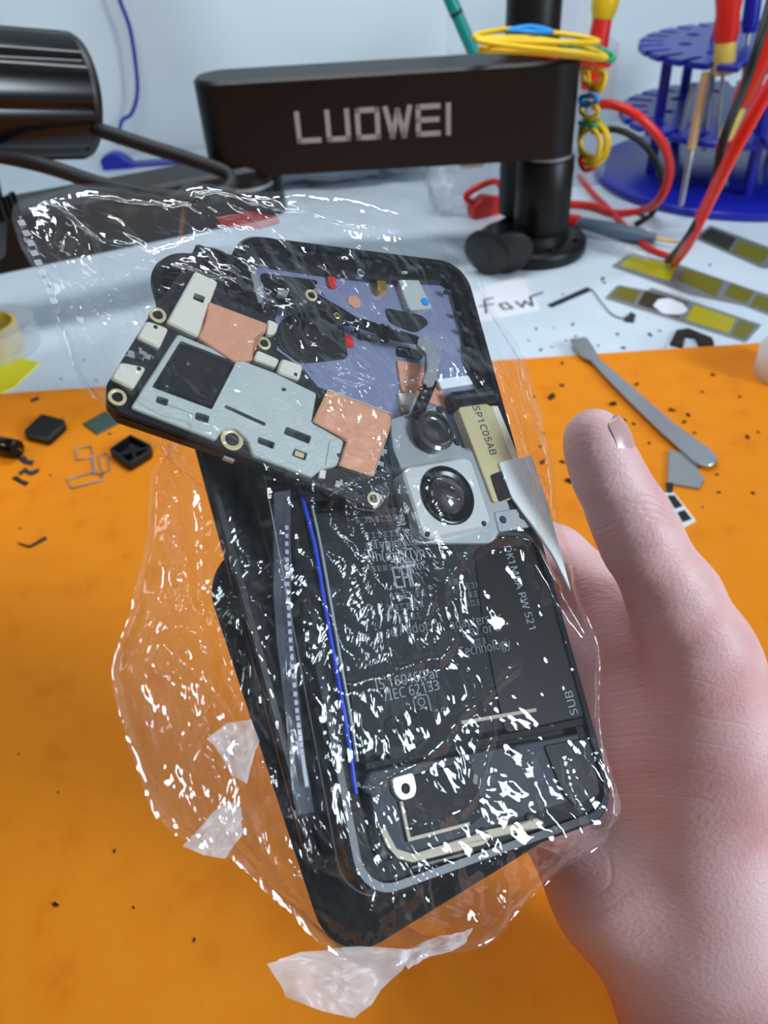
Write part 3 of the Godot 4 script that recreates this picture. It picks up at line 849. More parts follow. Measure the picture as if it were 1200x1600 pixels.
func back_clutter() -> void:
	# teal pen
	tool_rod("teal_pen", "teal green pen leaning behind the stand's arm", Vector3(0.13729, 0.13255, -0.948), Vector3(0.10155, 0.20414, -0.948), [
		["barrel", M.teal, [Vector2(0.004, -0.06), Vector2(0.0055, -0.05), Vector2(0.0055, 0.05), Vector2(0, 0.05)]],
		["band", M.ink, [Vector2(0.0058, 0.05), Vector2(0.0058, 0.053), Vector2(0, 0.053)]],
		["cap", M.teal, [Vector2(0.006, 0.053), Vector2(0.0055, 0.085), Vector2(0, 0.086)]]])
	# red and yellow driver in the clear holder
	tool_rod("yellow_top_driver", "red driver with a bright yellow top behind the arm", Vector3(0.2552, 0.08207, -0.948), Vector3(0.26694, 0.18291, -0.95985), [
		["shaft", M.steel, [Vector2(0.002, -0.02), Vector2(0.002, 0.02), Vector2(0, 0.02)]],
		["grip", M.red, [Vector2(0.0085, 0.02), Vector2(0.0105, 0.03), Vector2(0.0085, 0.076), Vector2(0, 0.076)]],
		["top", M.yellow, [Vector2(0.009, 0.076), Vector2(0.0115, 0.084), Vector2(0.0125, 0.094), Vector2(0.009, 0.101), Vector2(0, 0.103)]]])
	# clear plastic holder
	var h := thing("clear_holder", "clear plastic tool holder box standing behind the stand", "box", Transform3D(Basis.from_scale(Vector3.ONE * S), Vector3(0.198, 0, -0.995)))
	obj("side_panel", box(0.0015, 0.125, 0.06), M.pane, h, Vector3(-0.075, 0.0625, 0))
	obj("side_panel", box(0.0015, 0.125, 0.06), M.pane, h, Vector3(0.075, 0.0625, 0))
	obj("front_panel", box(0.15, 0.125, 0.0015), M.pane, h, Vector3(0, 0.0625, 0.03))
	obj("back_panel", box(0.15, 0.16, 0.0015), M.pane, h, Vector3(0, 0.08, -0.03))
	obj("bottom_panel", box(0.15, 0.0015, 0.06), M.pane, h, Vector3(0, 0.0008, 0))
	# blue plug, blue strip and cable against the wall
	single("blue_cable", tube(spline([Vector3(-0.29175, 0.21739, -1.2087), Vector3(-0.29183, 0.19014, -1.2087), Vector3(-0.28708, 0.15802, -1.2087), Vector3(-0.29101, 0.10992, -1.2087), Vector3(-0.29801, 0.07914, -1.2087), Vector3(-0.31157, 0.05745, -1.2087), Vector3(-0.32409, 0.05127, -1.19685), Vector3(-0.33039, 0.02891, -1.17315)], 8), 0.0026, 8), M.blue_plastic, "thin blue cord hanging down the white wall", "cable")
	var bp := thing("blue_plug", "bright blue plug at the end of the cord by the wall", "plug", Transform3D(Basis.from_scale(Vector3.ONE * S), Vector3(-0.33347, -0.00035, -1.16722)))
	obj("shell", ext(rounded([Vector2(-0.018, -0.012), Vector2(0.02, -0.008), Vector2(0.016, 0.006), Vector2(0.004, 0.016), Vector2(-0.006, 0.018), Vector2(-0.02, 0.012)], 0.004), -0.008, 0.008, 0.002), M.blue_plastic, bp)
	obj("strip", box(0.085, 0.014, 0.02), M.blue_plastic, bp, Vector3(0.055, -0.004, -0.004))
	# bubble wrap roll with a rubber band, and a clear bag of parts
	var w := thing("wrapped_packet", "packet in clear bubble wrap with a yellow rubber band by the wall", "packet", Transform3D(Basis.from_scale(Vector3.ONE * S), Vector3(-0.035, 0.0, -1.06)))
	obj("wrap", blob(0.115, 0.036, 0.05, 0.008, 61), M.bubble, w, Vector3(0, 0.043, 0))
	obj("contents", blob(0.10, 0.022, 0.036, 0.006, 62), M.foil, w, Vector3(0, 0.040, 0))
	var ring := []
	for k in 24:
		var a := TAU * k / 24
		ring.append(Vector3(-0.02, 0.042 + sin(a) * 0.040, cos(a) * 0.054))
	obj("rubber_band", tube(ring, 0.0016, 6, true), M.yellow, w)
	var g := thing("parts_bag", "small clear bag of metal parts between arm and post", "bag", Transform3D(Basis.from_scale(Vector3.ONE * S), Vector3(0.115, 0.0, -0.915)))
	obj("film", blob(0.035, 0.045, 0.03, 0.005, 63), M.wrap, g, Vector3(0, 0.043, 0))
	obj("label_card", box(0.022, 0.018, 0.002), M.wood, g, Vector3(0.006, 0.05, 0.014))
	# a small teal lid by the elbow
	single("teal_disc", lathe([Vector2(0, 0), Vector2(0.008, 0), Vector2(0.0085, 0.001), Vector2(0.008, 0.005), Vector2(0, 0.0055)], 24), M.sky_blue, "small teal round disc beside the stand's elbow", "disc", Transform3D(Basis.from_scale(Vector3.ONE * S), Vector3(-0.10219, 0, -0.95253)))
	# handwritten note
	var s := on_desk([Vector2(0.09043, 0.62797), Vector2(0.1513, 0.64474), Vector2(0.14589, 0.72024), Vector2(0.07208, 0.67565)])
	var n := thing("paper_note", "white paper note with black handwriting in front of the stand", "paper", s[1])
	obj("sheet", ext(s[0], 0, 0.0004), M.paper, n)
	var ink := []
	for e in [[[0.0, 0.0], [0.2, 1.0], [0.5, 1.05]], [[-0.1, 0.55], [0.4, 0.6]], [[0.65, 0.1], [0.6, 0.5], [0.85, 0.55], [0.95, 0.1], [0.65, 0.1]], [[1.2, 0.55], [1.3, 0.1], [1.5, 0.5], [1.65, 0.1], [1.8, 0.8], [2.3, 1.0]]]:
		for k in e.size() - 1:
			ink.append([Vector2(e[k][0], e[k][1]) * 0.026, Vector2(e[k + 1][0], e[k + 1][1]) * 0.026])
	var hw := obj("handwriting", bars(ink, 0.0022, 0.0002), M.ink, n, Vector3(-0.012, -0.022, 0.0004))
	hw.rotation.z = 0.12
	# left edge: roll of clear tape on a yellow note
	s = on_desk([Vector2(-0.32648, 0.54275), Vector2(-0.29404, 0.57134), Vector2(-0.2843, 0.60991), Vector2(-0.33366, 0.63956), Vector2(-0.37001, 0.63094)])
	single("sticky_note", ext(s[0], 0, 0.001), M.note_yellow, "yellow sticky note under the tape at the left edge", "note", s[1])
	var tp := thing("tape_roll", "roll of clear tape lying at the left edge of the desk", "tape", Transform3D(Basis.from_scale(Vector3.ONE * S), Vector3(-0.3337, 0, -0.64307)))
	obj("tape", lathe([Vector2(0.022, 0.0012), Vector2(0.034, 0.0012), Vector2(0.034, 0.02), Vector2(0.022, 0.02), Vector2(0.022, 0.0012)], 40), M.wrap, tp)
	obj("core", lathe([Vector2(0.019, 0.0012), Vector2(0.0215, 0.0012), Vector2(0.0215, 0.02), Vector2(0.019, 0.02), Vector2(0.019, 0.0012)], 40), M.yellow_pale, tp)
	# white round jar at the right edge
	single("white_jar", lathe([Vector2(0, 0), Vector2(0.018, 0), Vector2(0.02, 0.002), Vector2(0.02, 0.02), Vector2(0.017, 0.024), Vector2(0.016, 0.03), Vector2(0, 0.031)], 32), M.paper, "white round jar cut off by the right edge", "jar", Transform3D(Basis.from_scale(Vector3.ONE * S), Vector3(0.30851, 0, -0.50539)))

func blob(x: float, y: float, z: float, rough: float, seed_: int) -> ArrayMesh:
	var n := FastNoiseLite.new()
	n.seed = seed_
	n.frequency = 60.0
	var st := SurfaceTool.new()
	st.begin(Mesh.PRIMITIVE_TRIANGLES)
	st.set_smooth_group(0)
	var rows := 22
	var cols := 40
	var p := []
	for i in rows + 1:
		var row := []
		for j in cols:
			var a := PI * i / rows - PI / 2
			var b := TAU * j / cols
			var v := Vector3(signf(cos(b)) * pow(absf(cos(b)), 0.5) * pow(absf(cos(a)), 0.6) * x, signf(sin(a)) * pow(absf(sin(a)), 0.8) * y, signf(sin(b)) * pow(absf(sin(b)), 0.7) * pow(absf(cos(a)), 0.6) * z)
			row.append(v * (1.0 + n.get_noise_3dv(v) * rough / y * 2.0))
		p.append(row)
	for i in rows:
		for j in cols:
			var k := (j + 1) % cols
			for v in [p[i][j], p[i + 1][k], p[i][k], p[i][j], p[i + 1][j], p[i + 1][k]]:
				st.add_vertex(v)
	st.index()
	st.generate_normals()
	return st.commit()

func stencil(label: String, poly: Array, cells: Array) -> void:
	var s := on_desk(poly)
	var t := thing("reballing_stencil", label, "stencil", s[1], "stencil cards on the desk")
	var c := centroid(poly)
	obj("card", ext(rounded(s[0], 0.002), 0, 0.0008, 0.0002), M.steel_dull, t)
	for e in cells:
		var q := []
		for p in e[1]:
			q.append(p - c)
		obj("panel", ext(rounded(q, 0.0015), 0.0008, 0.0016 if e[0] == "paper" else 0.0012, 0.0001), M[e[0]], t)

func stencils() -> void:
	stencil("olive stencil card with a pale oval spot in front of the others", [Vector2(0.21149, 0.65731), Vector2(0.23002, 0.68295), Vector2(0.25299, 0.66671), Vector2(0.25776, 0.67279), Vector2(0.3246, 0.5888), Vector2(0.30023, 0.56107)], [
		["olive", [Vector2(0.21694, 0.66043), Vector2(0.23062, 0.67865), Vector2(0.24556, 0.66521), Vector2(0.23344, 0.64334)]], ["olive_dark", [Vector2(0.23598, 0.64036), Vector2(0.25038, 0.66578), Vector2(0.27926, 0.63606), Vector2(0.26221, 0.61015)]], ["paper", [Vector2(0.24782, 0.63466), Vector2(0.25594, 0.64624), Vector2(0.26596, 0.64725), Vector2(0.2747, 0.63422), Vector2(0.27384, 0.62179), Vector2(0.26374, 0.61476), Vector2(0.25136, 0.61912)]],
		["olive_bright", [Vector2(0.26627, 0.60593), Vector2(0.28335, 0.63158), Vector2(0.30786, 0.60074), Vector2(0.29257, 0.57763)]], ["olive", [Vector2(0.29375, 0.57522), Vector2(0.30954, 0.59812), Vector2(0.31868, 0.58738), Vector2(0.30137, 0.56525)]]])
	stencil("long olive stencil card with the red and black cables on it", [Vector2(0.23518, 0.72462), Vector2(0.26187, 0.75309), Vector2(0.29925, 0.7181), Vector2(0.34483, 0.6517), Vector2(0.36358, 0.62902), Vector2(0.34607, 0.58902), Vector2(0.32296, 0.62532), Vector2(0.28746, 0.65169)], [
		["olive_bright", [Vector2(0.24268, 0.72485), Vector2(0.26192, 0.74661), Vector2(0.29502, 0.71275), Vector2(0.27764, 0.68349)]], ["olive", [Vector2(0.28584, 0.68496), Vector2(0.29984, 0.7089), Vector2(0.32461, 0.67424), Vector2(0.30666, 0.64463)]], ["olive", [Vector2(0.3145, 0.64732), Vector2(0.32923, 0.6679), Vector2(0.34223, 0.64812), Vector2(0.32705, 0.6272)]], ["olive", [Vector2(0.3283, 0.62196), Vector2(0.34235, 0.64281), Vector2(0.35786, 0.62231), Vector2(0.34637, 0.59958)]]])
	stencil("dark olive stencil card farthest back beside the blue rack", [Vector2(0.3331, 0.78049), Vector2(0.36178, 0.8091), Vector2(0.40045, 0.73471), Vector2(0.40829, 0.69022), Vector2(0.36924, 0.69695)], [
		["olive_dark", [Vector2(0.33923, 0.77935), Vector2(0.35868, 0.80054), Vector2(0.37332, 0.76957), Vector2(0.35481, 0.7413)]], ["olive", [Vector2(0.35659, 0.73937), Vector2(0.37447, 0.76424), Vector2(0.39338, 0.73277), Vector2(0.37269, 0.70533)]]])

func flat(called: String, poly: Array, h: float, material: Material, label: String, category: String, up := 0.0, group := "", holes := []) -> MeshInstance3D:
	var s := on_desk(poly)
	var hs := []
	var c := centroid(poly)
	for q in holes:
		var r := []
		for p in q:
			r.append(p - c)
		hs.append(r)
	return single(called, ext(s[0], 0, h, minf(0.0004, h * 0.3), hs), material, label, category, raised(s[1], up), group)

const MAT_TOP := 0.0025

func mat_clutter() -> void:
	# pry tool: a steel blade with a flared end
	var s := on_desk(rounded([Vector2(0.16059, 0.57708), Vector2(0.17511, 0.57826), Vector2(0.17683, 0.5618), Vector2(0.17627, 0.54323), Vector2(0.1929, 0.48626), Vector2(0.20629, 0.44154), Vector2(0.21708, 0.41617), Vector2(0.21896, 0.40735), Vector2(0.2169, 0.40059), Vector2(0.20963, 0.39661), Vector2(0.20321, 0.40079), Vector2(0.19211, 0.43863), Vector2(0.18061, 0.48436), Vector2(0.17239, 0.52206), Vector2(0.1692, 0.53918), Vector2(0.16299, 0.54917)], 0.003))
	single("pry_tool", ext(s[0], 0, 0.0016, 0.0005), M.steel, "flat steel pry tool lying across the mat's far edge", "tool", raised(s[1], 0.005))
	flat("metal_bracket", [Vector2(0.19186, 0.42008), Vector2(0.20318, 0.41437), Vector2(0.20388, 0.3866), Vector2(0.19765, 0.37813), Vector2(0.17988, 0.38536)], 0.002, M.steel_dull, "grey metal bracket under the pry tool's rounded end", "part", MAT_TOP)
	flat("black_tab", [Vector2(0.1793, 0.38608), Vector2(0.184, 0.38555), Vector2(0.18016, 0.37623), Vector2(0.17706, 0.37658)], 0.002, M.black_plastic, "small black tab at the corner of the grey bracket", "part", MAT_TOP)
	s = on_desk([Vector2(0.17397, 0.37692), Vector2(0.18134, 0.37738), Vector2(0.18557, 0.34924), Vector2(0.17516, 0.34336)])
	var w := thing("contact_frame", "white framed part with two dark windows by the thumb", "part", raised(s[1], MAT_TOP))
	obj("frame", ext(s[0], 0, 0.001, 0.0002), M.white_card, w)
	var c := centroid([Vector2(0.17397, 0.37692), Vector2(0.18134, 0.37738), Vector2(0.18557, 0.34924), Vector2(0.17516, 0.34336)])
	for q in [[Vector2(0.17608, 0.3735), Vector2(0.18051, 0.37364), Vector2(0.18208, 0.36285), Vector2(0.17676, 0.36098)], [Vector2(0.17711, 0.3573), Vector2(0.18202, 0.35919), Vector2(0.18337, 0.35065), Vector2(0.17722, 0.34837)]]:
		var r := []
		for p in q:
			r.append(p - c)
		obj("window", ext(r, 0.001, 0.0014), M.chip, w)
	# left side of the mat
	s = on_desk(rounded([Vector2(-0.26012, 0.49365), Vector2(-0.25324, 0.51593), Vector2(-0.23294, 0.50552), Vector2(-0.23058, 0.49839), Vector2(-0.23792, 0.47868), Vector2(-0.25634, 0.48741)], 0.002))
	single("square_button", ext(s[0], 0, 0.006, 0.0015), M.black_plastic, "smooth black square key cap on the mat at left", "cap", raised(s[1], MAT_TOP))
	flat("green_chip", [Vector2(-0.22003, 0.50391), Vector2(-0.20632, 0.51975), Vector2(-0.19118, 0.50373), Vector2(-0.20589, 0.48864)], 0.0015, M.green_chip, "greenish ball grid chip lying near the bag", "chip", MAT_TOP)
	s = on_desk(rounded([Vector2(-0.18992, 0.46113), Vector2(-0.17801, 0.47867), Vector2(-0.15986, 0.46296), Vector2(-0.15923, 0.45442), Vector2(-0.17089, 0.44087), Vector2(-0.17375, 0.44193)], 0.002))
	var k := thing("black_tray", "black cap lying open side up with a cross rib", "cap", raised(s[1], MAT_TOP))
	var inner := inset(ccw(s[0]), 0.0022)
	obj("rim", ext(s[0], 0, 0.006, 0.0005, [inner]), M.black_plastic, k)
	obj("bottom", ext(inner, 0, 0.0025), M.black_gloss, k)
	var kc := centroid(s[0])
	obj("rib", bars([[kc - Vector2(0.009, 0.003), kc + Vector2(0.009, 0.003)], [kc - Vector2(-0.003, 0.008), kc + Vector2(-0.003, 0.008)]], 0.002, 0.0055), M.black_plastic, k)
	var frame_material: Material = M.steel_dull
	s = on_desk([Vector2(-0.21354, 0.43709), Vector2(-0.19783, 0.44107), Vector2(-0.20018, 0.4547), Vector2(-0.20624, 0.47247), Vector2(-0.21675, 0.47215), Vector2(-0.21349, 0.45931), Vector2(-0.20456, 0.45979), Vector2(-0.19946, 0.44418), Vector2(-0.1928, 0.44414), Vector2(-0.19784, 0.46207), Vector2(-0.19167, 0.46288), Vector2(-0.18644, 0.4434), Vector2(-0.19018, 0.43656), Vector2(-0.19382, 0.4334), Vector2(-0.20915, 0.42528)])
	var sf := thing("shield_frame", "bent grey metal shield frame on the mat at left", "part", raised(s[1], MAT_TOP))
	var cc := centroid([Vector2(-0.21354, 0.43709), Vector2(-0.19783, 0.44107), Vector2(-0.20018, 0.4547), Vector2(-0.20624, 0.47247), Vector2(-0.21675, 0.47215), Vector2(-0.21349, 0.45931), Vector2(-0.20456, 0.45979), Vector2(-0.19946, 0.44418), Vector2(-0.1928, 0.44414), Vector2(-0.19784, 0.46207), Vector2(-0.19167, 0.46288), Vector2(-0.18644, 0.4434), Vector2(-0.19018, 0.43656), Vector2(-0.19382, 0.4334), Vector2(-0.20915, 0.42528)])
	for loop in [[Vector2(-0.21723, 0.4722), Vector2(-0.20596, 0.47323), Vector2(-0.20176, 0.45946), Vector2(-0.21309, 0.45774)], [Vector2(-0.19813, 0.46133), Vector2(-0.19214, 0.46294), Vector2(-0.18644, 0.4434), Vector2(-0.19069, 0.43879)], [Vector2(-0.2136, 0.43566), Vector2(-0.19664, 0.44166), Vector2(-0.19035, 0.4373), Vector2(-0.18872, 0.4321), Vector2(-0.20826, 0.42518)]]:
		var pts := []
		for p in loop:
			pts.append(Vector3(p.x - cc.x, p.y - cc.y, 0.0008))
		obj("bar", tube(pts, 0.0006, 5, true), frame_material, sf)
	obj("bar", bars([[([Vector2(-0.20223, 0.45951), Vector2(-0.19611, 0.43941)])[0] - cc, ([Vector2(-0.20223, 0.45951), Vector2(-0.19611, 0.43941)])[1] - cc]], 0.0016, 0.001), frame_material, sf)
	var g := "grey foil scraps on the mat"
	flat("foil_scrap", [Vector2(-0.25672, 0.46597), Vector2(-0.25225, 0.46776), Vector2(-0.2489, 0.46273), Vector2(-0.24396, 0.46138), Vector2(-0.24396, 0.45531), Vector2(-0.2491, 0.45742), Vector2(-0.25382, 0.46101)], 0.0006, M.grey_part, "uppermost grey foil scrap by the black connector", "scrap", MAT_TOP, g)
	flat("foil_scrap", [Vector2(-0.25135, 0.44725), Vector2(-0.24792, 0.45352), Vector2(-0.24282, 0.44847), Vector2(-0.23748, 0.45156), Vector2(-0.23684, 0.4463), Vector2(-0.24123, 0.44316), Vector2(-0.24697, 0.44748), Vector2(-0.24834, 0.4447)], 0.0006, M.grey_part, "zigzag grey foil scrap in the middle of three", "scrap", MAT_TOP, g)
	flat("foil_scrap", [Vector2(-0.25404, 0.44173), Vector2(-0.25132, 0.44432), Vector2(-0.24512, 0.43854), Vector2(-0.2399, 0.4358), Vector2(-0.24128, 0.43171), Vector2(-0.2458, 0.43505)], 0.0006, M.crumb_dark, "lowest dark foil scrap near the left edge", "scrap", MAT_TOP, g)
	var a := Vector3(-0.28591, 0.0095, -0.48015)
	var b := Vector3(-0.25501, 0.0095, -0.46691)
	var t := thing("black_connector", "black cylindrical connector at the left edge of the mat", "connector", along(a, b))
	var L := a.distance_to(b)
	obj("barrel", lathe([Vector2(0, -0.02), Vector2(0.007, -0.02), Vector2(0.007, L * 0.45), Vector2(0.0062, L * 0.5), Vector2(0.0068, L * 0.55), Vector2(0.0068, L - 0.001), Vector2(0.006, L), Vector2(0, L)], 28), M.black_gloss, t)
	obj("pin", lathe([Vector2(0.001, L), Vector2(0.0008, L + 0.003), Vector2(0, L + 0.003)], 8), M.gold_bright, t)
	single("black_twig", tube([Vector3(-0.22778, 0.0033, -0.3725), Vector3(-0.21929, 0.0033, -0.36809), Vector3(-0.21825, 0.0033, -0.36857), Vector3(-0.21113, 0.0033, -0.37552)], [0.0004, 0.0007, 0.0007, 0.0011], 6), M.crumb_dark, "bent black sliver on the open mat at left", "scrap")
	flat("black_sliver", [Vector2(-0.27163, 0.54481), Vector2(-0.26677, 0.54893), Vector2(-0.26485, 0.54581), Vector2(-0.2697, 0.54173)], 0.0012, M.crumb_dark, "short black sliver near the mat's far left edge", "scrap", MAT_TOP)
	# on the white desk at right
	flat("flex_strip", [Vector2(0.1586, 0.65262), Vector2(0.20224, 0.68333), Vector2(0.20458, 0.676), Vector2(0.16145, 0.64699)], 0.0008, M.ink, "short dark flex strip on the white desk beyond the bag", "part")
	single("thin_wire", tube(spline([Vector3(0.2046, 0.001, -0.67654), Vector3(0.20645, 0.001, -0.64939), Vector3(0.20883, 0.001, -0.62613), Vector3(0.21563, 0.001, -0.6165), Vector3(0.22416, 0.001, -0.62128)], 6), 0.0005, 5), M.crumb_dark, "fine dark wire bent beside the flex strip", "wire")
	flat("wire_end", [Vector2(0.21544, 0.61131), Vector2(0.22554, 0.6256), Vector2(0.22844, 0.62022), Vector2(0.22318, 0.60774)], 0.002, M.grey_part, "small grey connector at the end of the fine wire", "part")
	flat("burnt_part", [Vector2(0.24013, 0.56551), Vector2(0.25205, 0.58594), Vector2(0.26279, 0.58775), Vector2(0.27572, 0.56902), Vector2(0.27382, 0.55954), Vector2(0.26145, 0.55812), Vector2(0.26304, 0.57309), Vector2(0.25626, 0.57631), Vector2(0.24833, 0.55896)], 0.003, M.crumb_dark, "small dark broken bracket at the mat's far edge", "part")

func crumbs() -> void:
	var shapes := []
	for k in 5:
		shapes.append(ext(rounded([Vector2(-1.0, -0.5 - 0.1 * k), Vector2(0.9, -0.6), Vector2(1.1 + 0.2 * k, 0.4), Vector2(-0.7, 0.6)], 0.2), 0, 0.8, 0.2))
	# x and z on the desk; y holds the size
	var spots := [Vector3(0.25513, 1, -0.51202), Vector3(0.19605, 1, -0.50595), Vector3(0.14087, 1, -0.5115), Vector3(0.12999, 2, -0.49652), Vector3(0.17164, 1.5, -0.48141), Vector3(0.20956, 1.2, -0.46884), Vector3(0.21925, 1.1, -0.46093), Vector3(0.21374, 1.2, -0.45266), Vector3(0.17885, 1.2, -0.45462), Vector3(0.17189, 1.6, -0.45873), Vector3(0.16696, 1.3, -0.44733), Vector3(0.17086, 1.4, -0.43753), Vector3(0.16631, 1, -0.42454), Vector3(0.10717, 1.3, -0.41773), Vector3(0.12023, 1.3, -0.41691), Vector3(0.12049, 2, -0.39538), Vector3(0.26299, 0.8, -0.47993), Vector3(0.23928, 0.7, -0.48926), Vector3(0.24851, 1, -0.42957), Vector3(0.25793, 0.7, -0.43454), Vector3(0.21615, 0.7, -0.43892), Vector3(0.18244, 0.8, -0.4308), Vector3(0.11461, 0.7, -0.45064), Vector3(0.10946, 0.7, -0.43584), Vector3(0.20889, 0.7, -0.37427), Vector3(0.22892, 0.8, -0.37139), Vector3(0.21426, 0.8, -0.39207), Vector3(0.19397, 0.6, -0.36152), Vector3(0.11762, 0.8, -0.49905), Vector3(0.14808, 1.2, -0.54451), Vector3(0.17223, 1.1, -0.6125), Vector3(0.22016, 1.4, -0.69831), Vector3(0.21974, 0.8, -0.68975), Vector3(0.17701, 0.8, -0.67171), Vector3(0.23026, 1.3, -0.58513), Vector3(0.20312, 1, -0.56592), Vector3(0.18415, 0.8, -0.57302), Vector3(0.17018, 0.8, -0.59181), Vector3(0.15508, 0.7, -0.60916), Vector3(0.32652, 1, -0.71278), Vector3(0.24043, 0.7, -0.59046), Vector3(0.20452, 0.8, -0.59011), Vector3(0.17099, 0.7, -0.57275), Vector3(0.1607, 0.7, -0.58531), Vector3(0.14031, 0.9, -0.60903), Vector3(0.13018, 0.9, -0.5898), Vector3(0.13687, 1.1, -0.57228), Vector3(0.1466, 0.7, -0.5763), Vector3(0.23604, 0.7, -0.56329), Vector3(-0.23784, 0.5, -0.51551), Vector3(-0.22711, 0.5, -0.44211), Vector3(-0.23087, 0.5, -0.38693), Vector3(-0.19683, 0.7, -0.48898), Vector3(-0.14284, 0.7, -0.14767), Vector3(-0.12352, 0.5, -0.16831), Vector3(-0.15548, 0.4, -0.19799), Vector3(-0.1802, 0.4, -0.21973), Vector3(-0.1106, 0.4, -0.14422), Vector3(-0.08432, 0.4, -0.1304), Vector3(-0.24683, 0.7, -0.61076), Vector3(-0.22721, 0.6, -0.57396), Vector3(-0.25773, 0.6, -0.58018)]
	for e in spots:
		var p: Vector3 = e
		var on_mat := p.z > -0.552
		var c := rng.randf()
		var m: Material = M.crumb_dark if c < 0.55 else M.crumb_green if c < 0.75 else M.crumb_brown
		var size: float = 0.0014 * p.y * rng.randf_range(0.8, 1.2)
		var f := Transform3D(Basis(Vector3.UP, rng.randf() * TAU) * Basis(Vector3.RIGHT, -PI / 2) * Basis.from_scale(Vector3.ONE * size), Vector3(p.x, MAT_TOP if on_mat else 0.0, p.z))
		single("component_crumb", shapes[rng.randi() % 5], m, "tiny loose component crumb scattered on the orange mat" if on_mat else "tiny loose component crumb scattered on the white desk", "crumb", f, "crumbs on the mat" if on_mat else "crumbs on the white desk")

# ------------------------------------------------------------------ the phone, in its own axes
func screw(parent: Node3D, at: Vector3, r := 0.0012) -> void:
	var s := obj("screw", lathe([Vector2(r * 1.25, -0.0004), Vector2(r * 1.25, 0.0001), Vector2(r, 0.00035), Vector2(0, 0.00035)], 16, true), M.grey_part, parent, at)
	obj("slot", bars([[Vector2(-r * 0.55, 0), Vector2(r * 0.55, 0)], [Vector2(0, -r * 0.55), Vector2(0, r * 0.55)]], r * 0.3, 0.00008), M.black_plastic, s, Vector3(0, 0, 0.00035))

func eyelet(parent: Node3D, at: Vector3, r: float, m: Material) -> void:
	obj("eyelet", lathe([Vector2(r * 0.62, -0.001), Vector2(r * 0.62, 0.0003), Vector2(r * 0.7, 0.0004), Vector2(r, 0.0003), Vector2(r, -0.001)], 24, true), m, parent, at)
	obj("hole", lathe([Vector2(r * 0.62, -0.0009), Vector2(0, -0.0009)], 24, true), M.black_plastic, parent, at)

func plate(called: String, poly: Array, z0: float, z1: float, m: Material, parent: Node3D, bevel := 0.0, r := 0.0, holes := []) -> MeshInstance3D:
	return obj(called, ext(rounded(poly, r) if r > 0 else poly, z0, z1, bevel, holes), m, parent)

func words(parent: Node3D, called: String, text: String, h: float, at: Vector3, turn: float, m: Material, bold := false, mono := false) -> MeshInstance3D:
	var o := obj(called, lettering(text, h, bold, mono), m, parent, at)
	o.rotation.z = turn
	return o

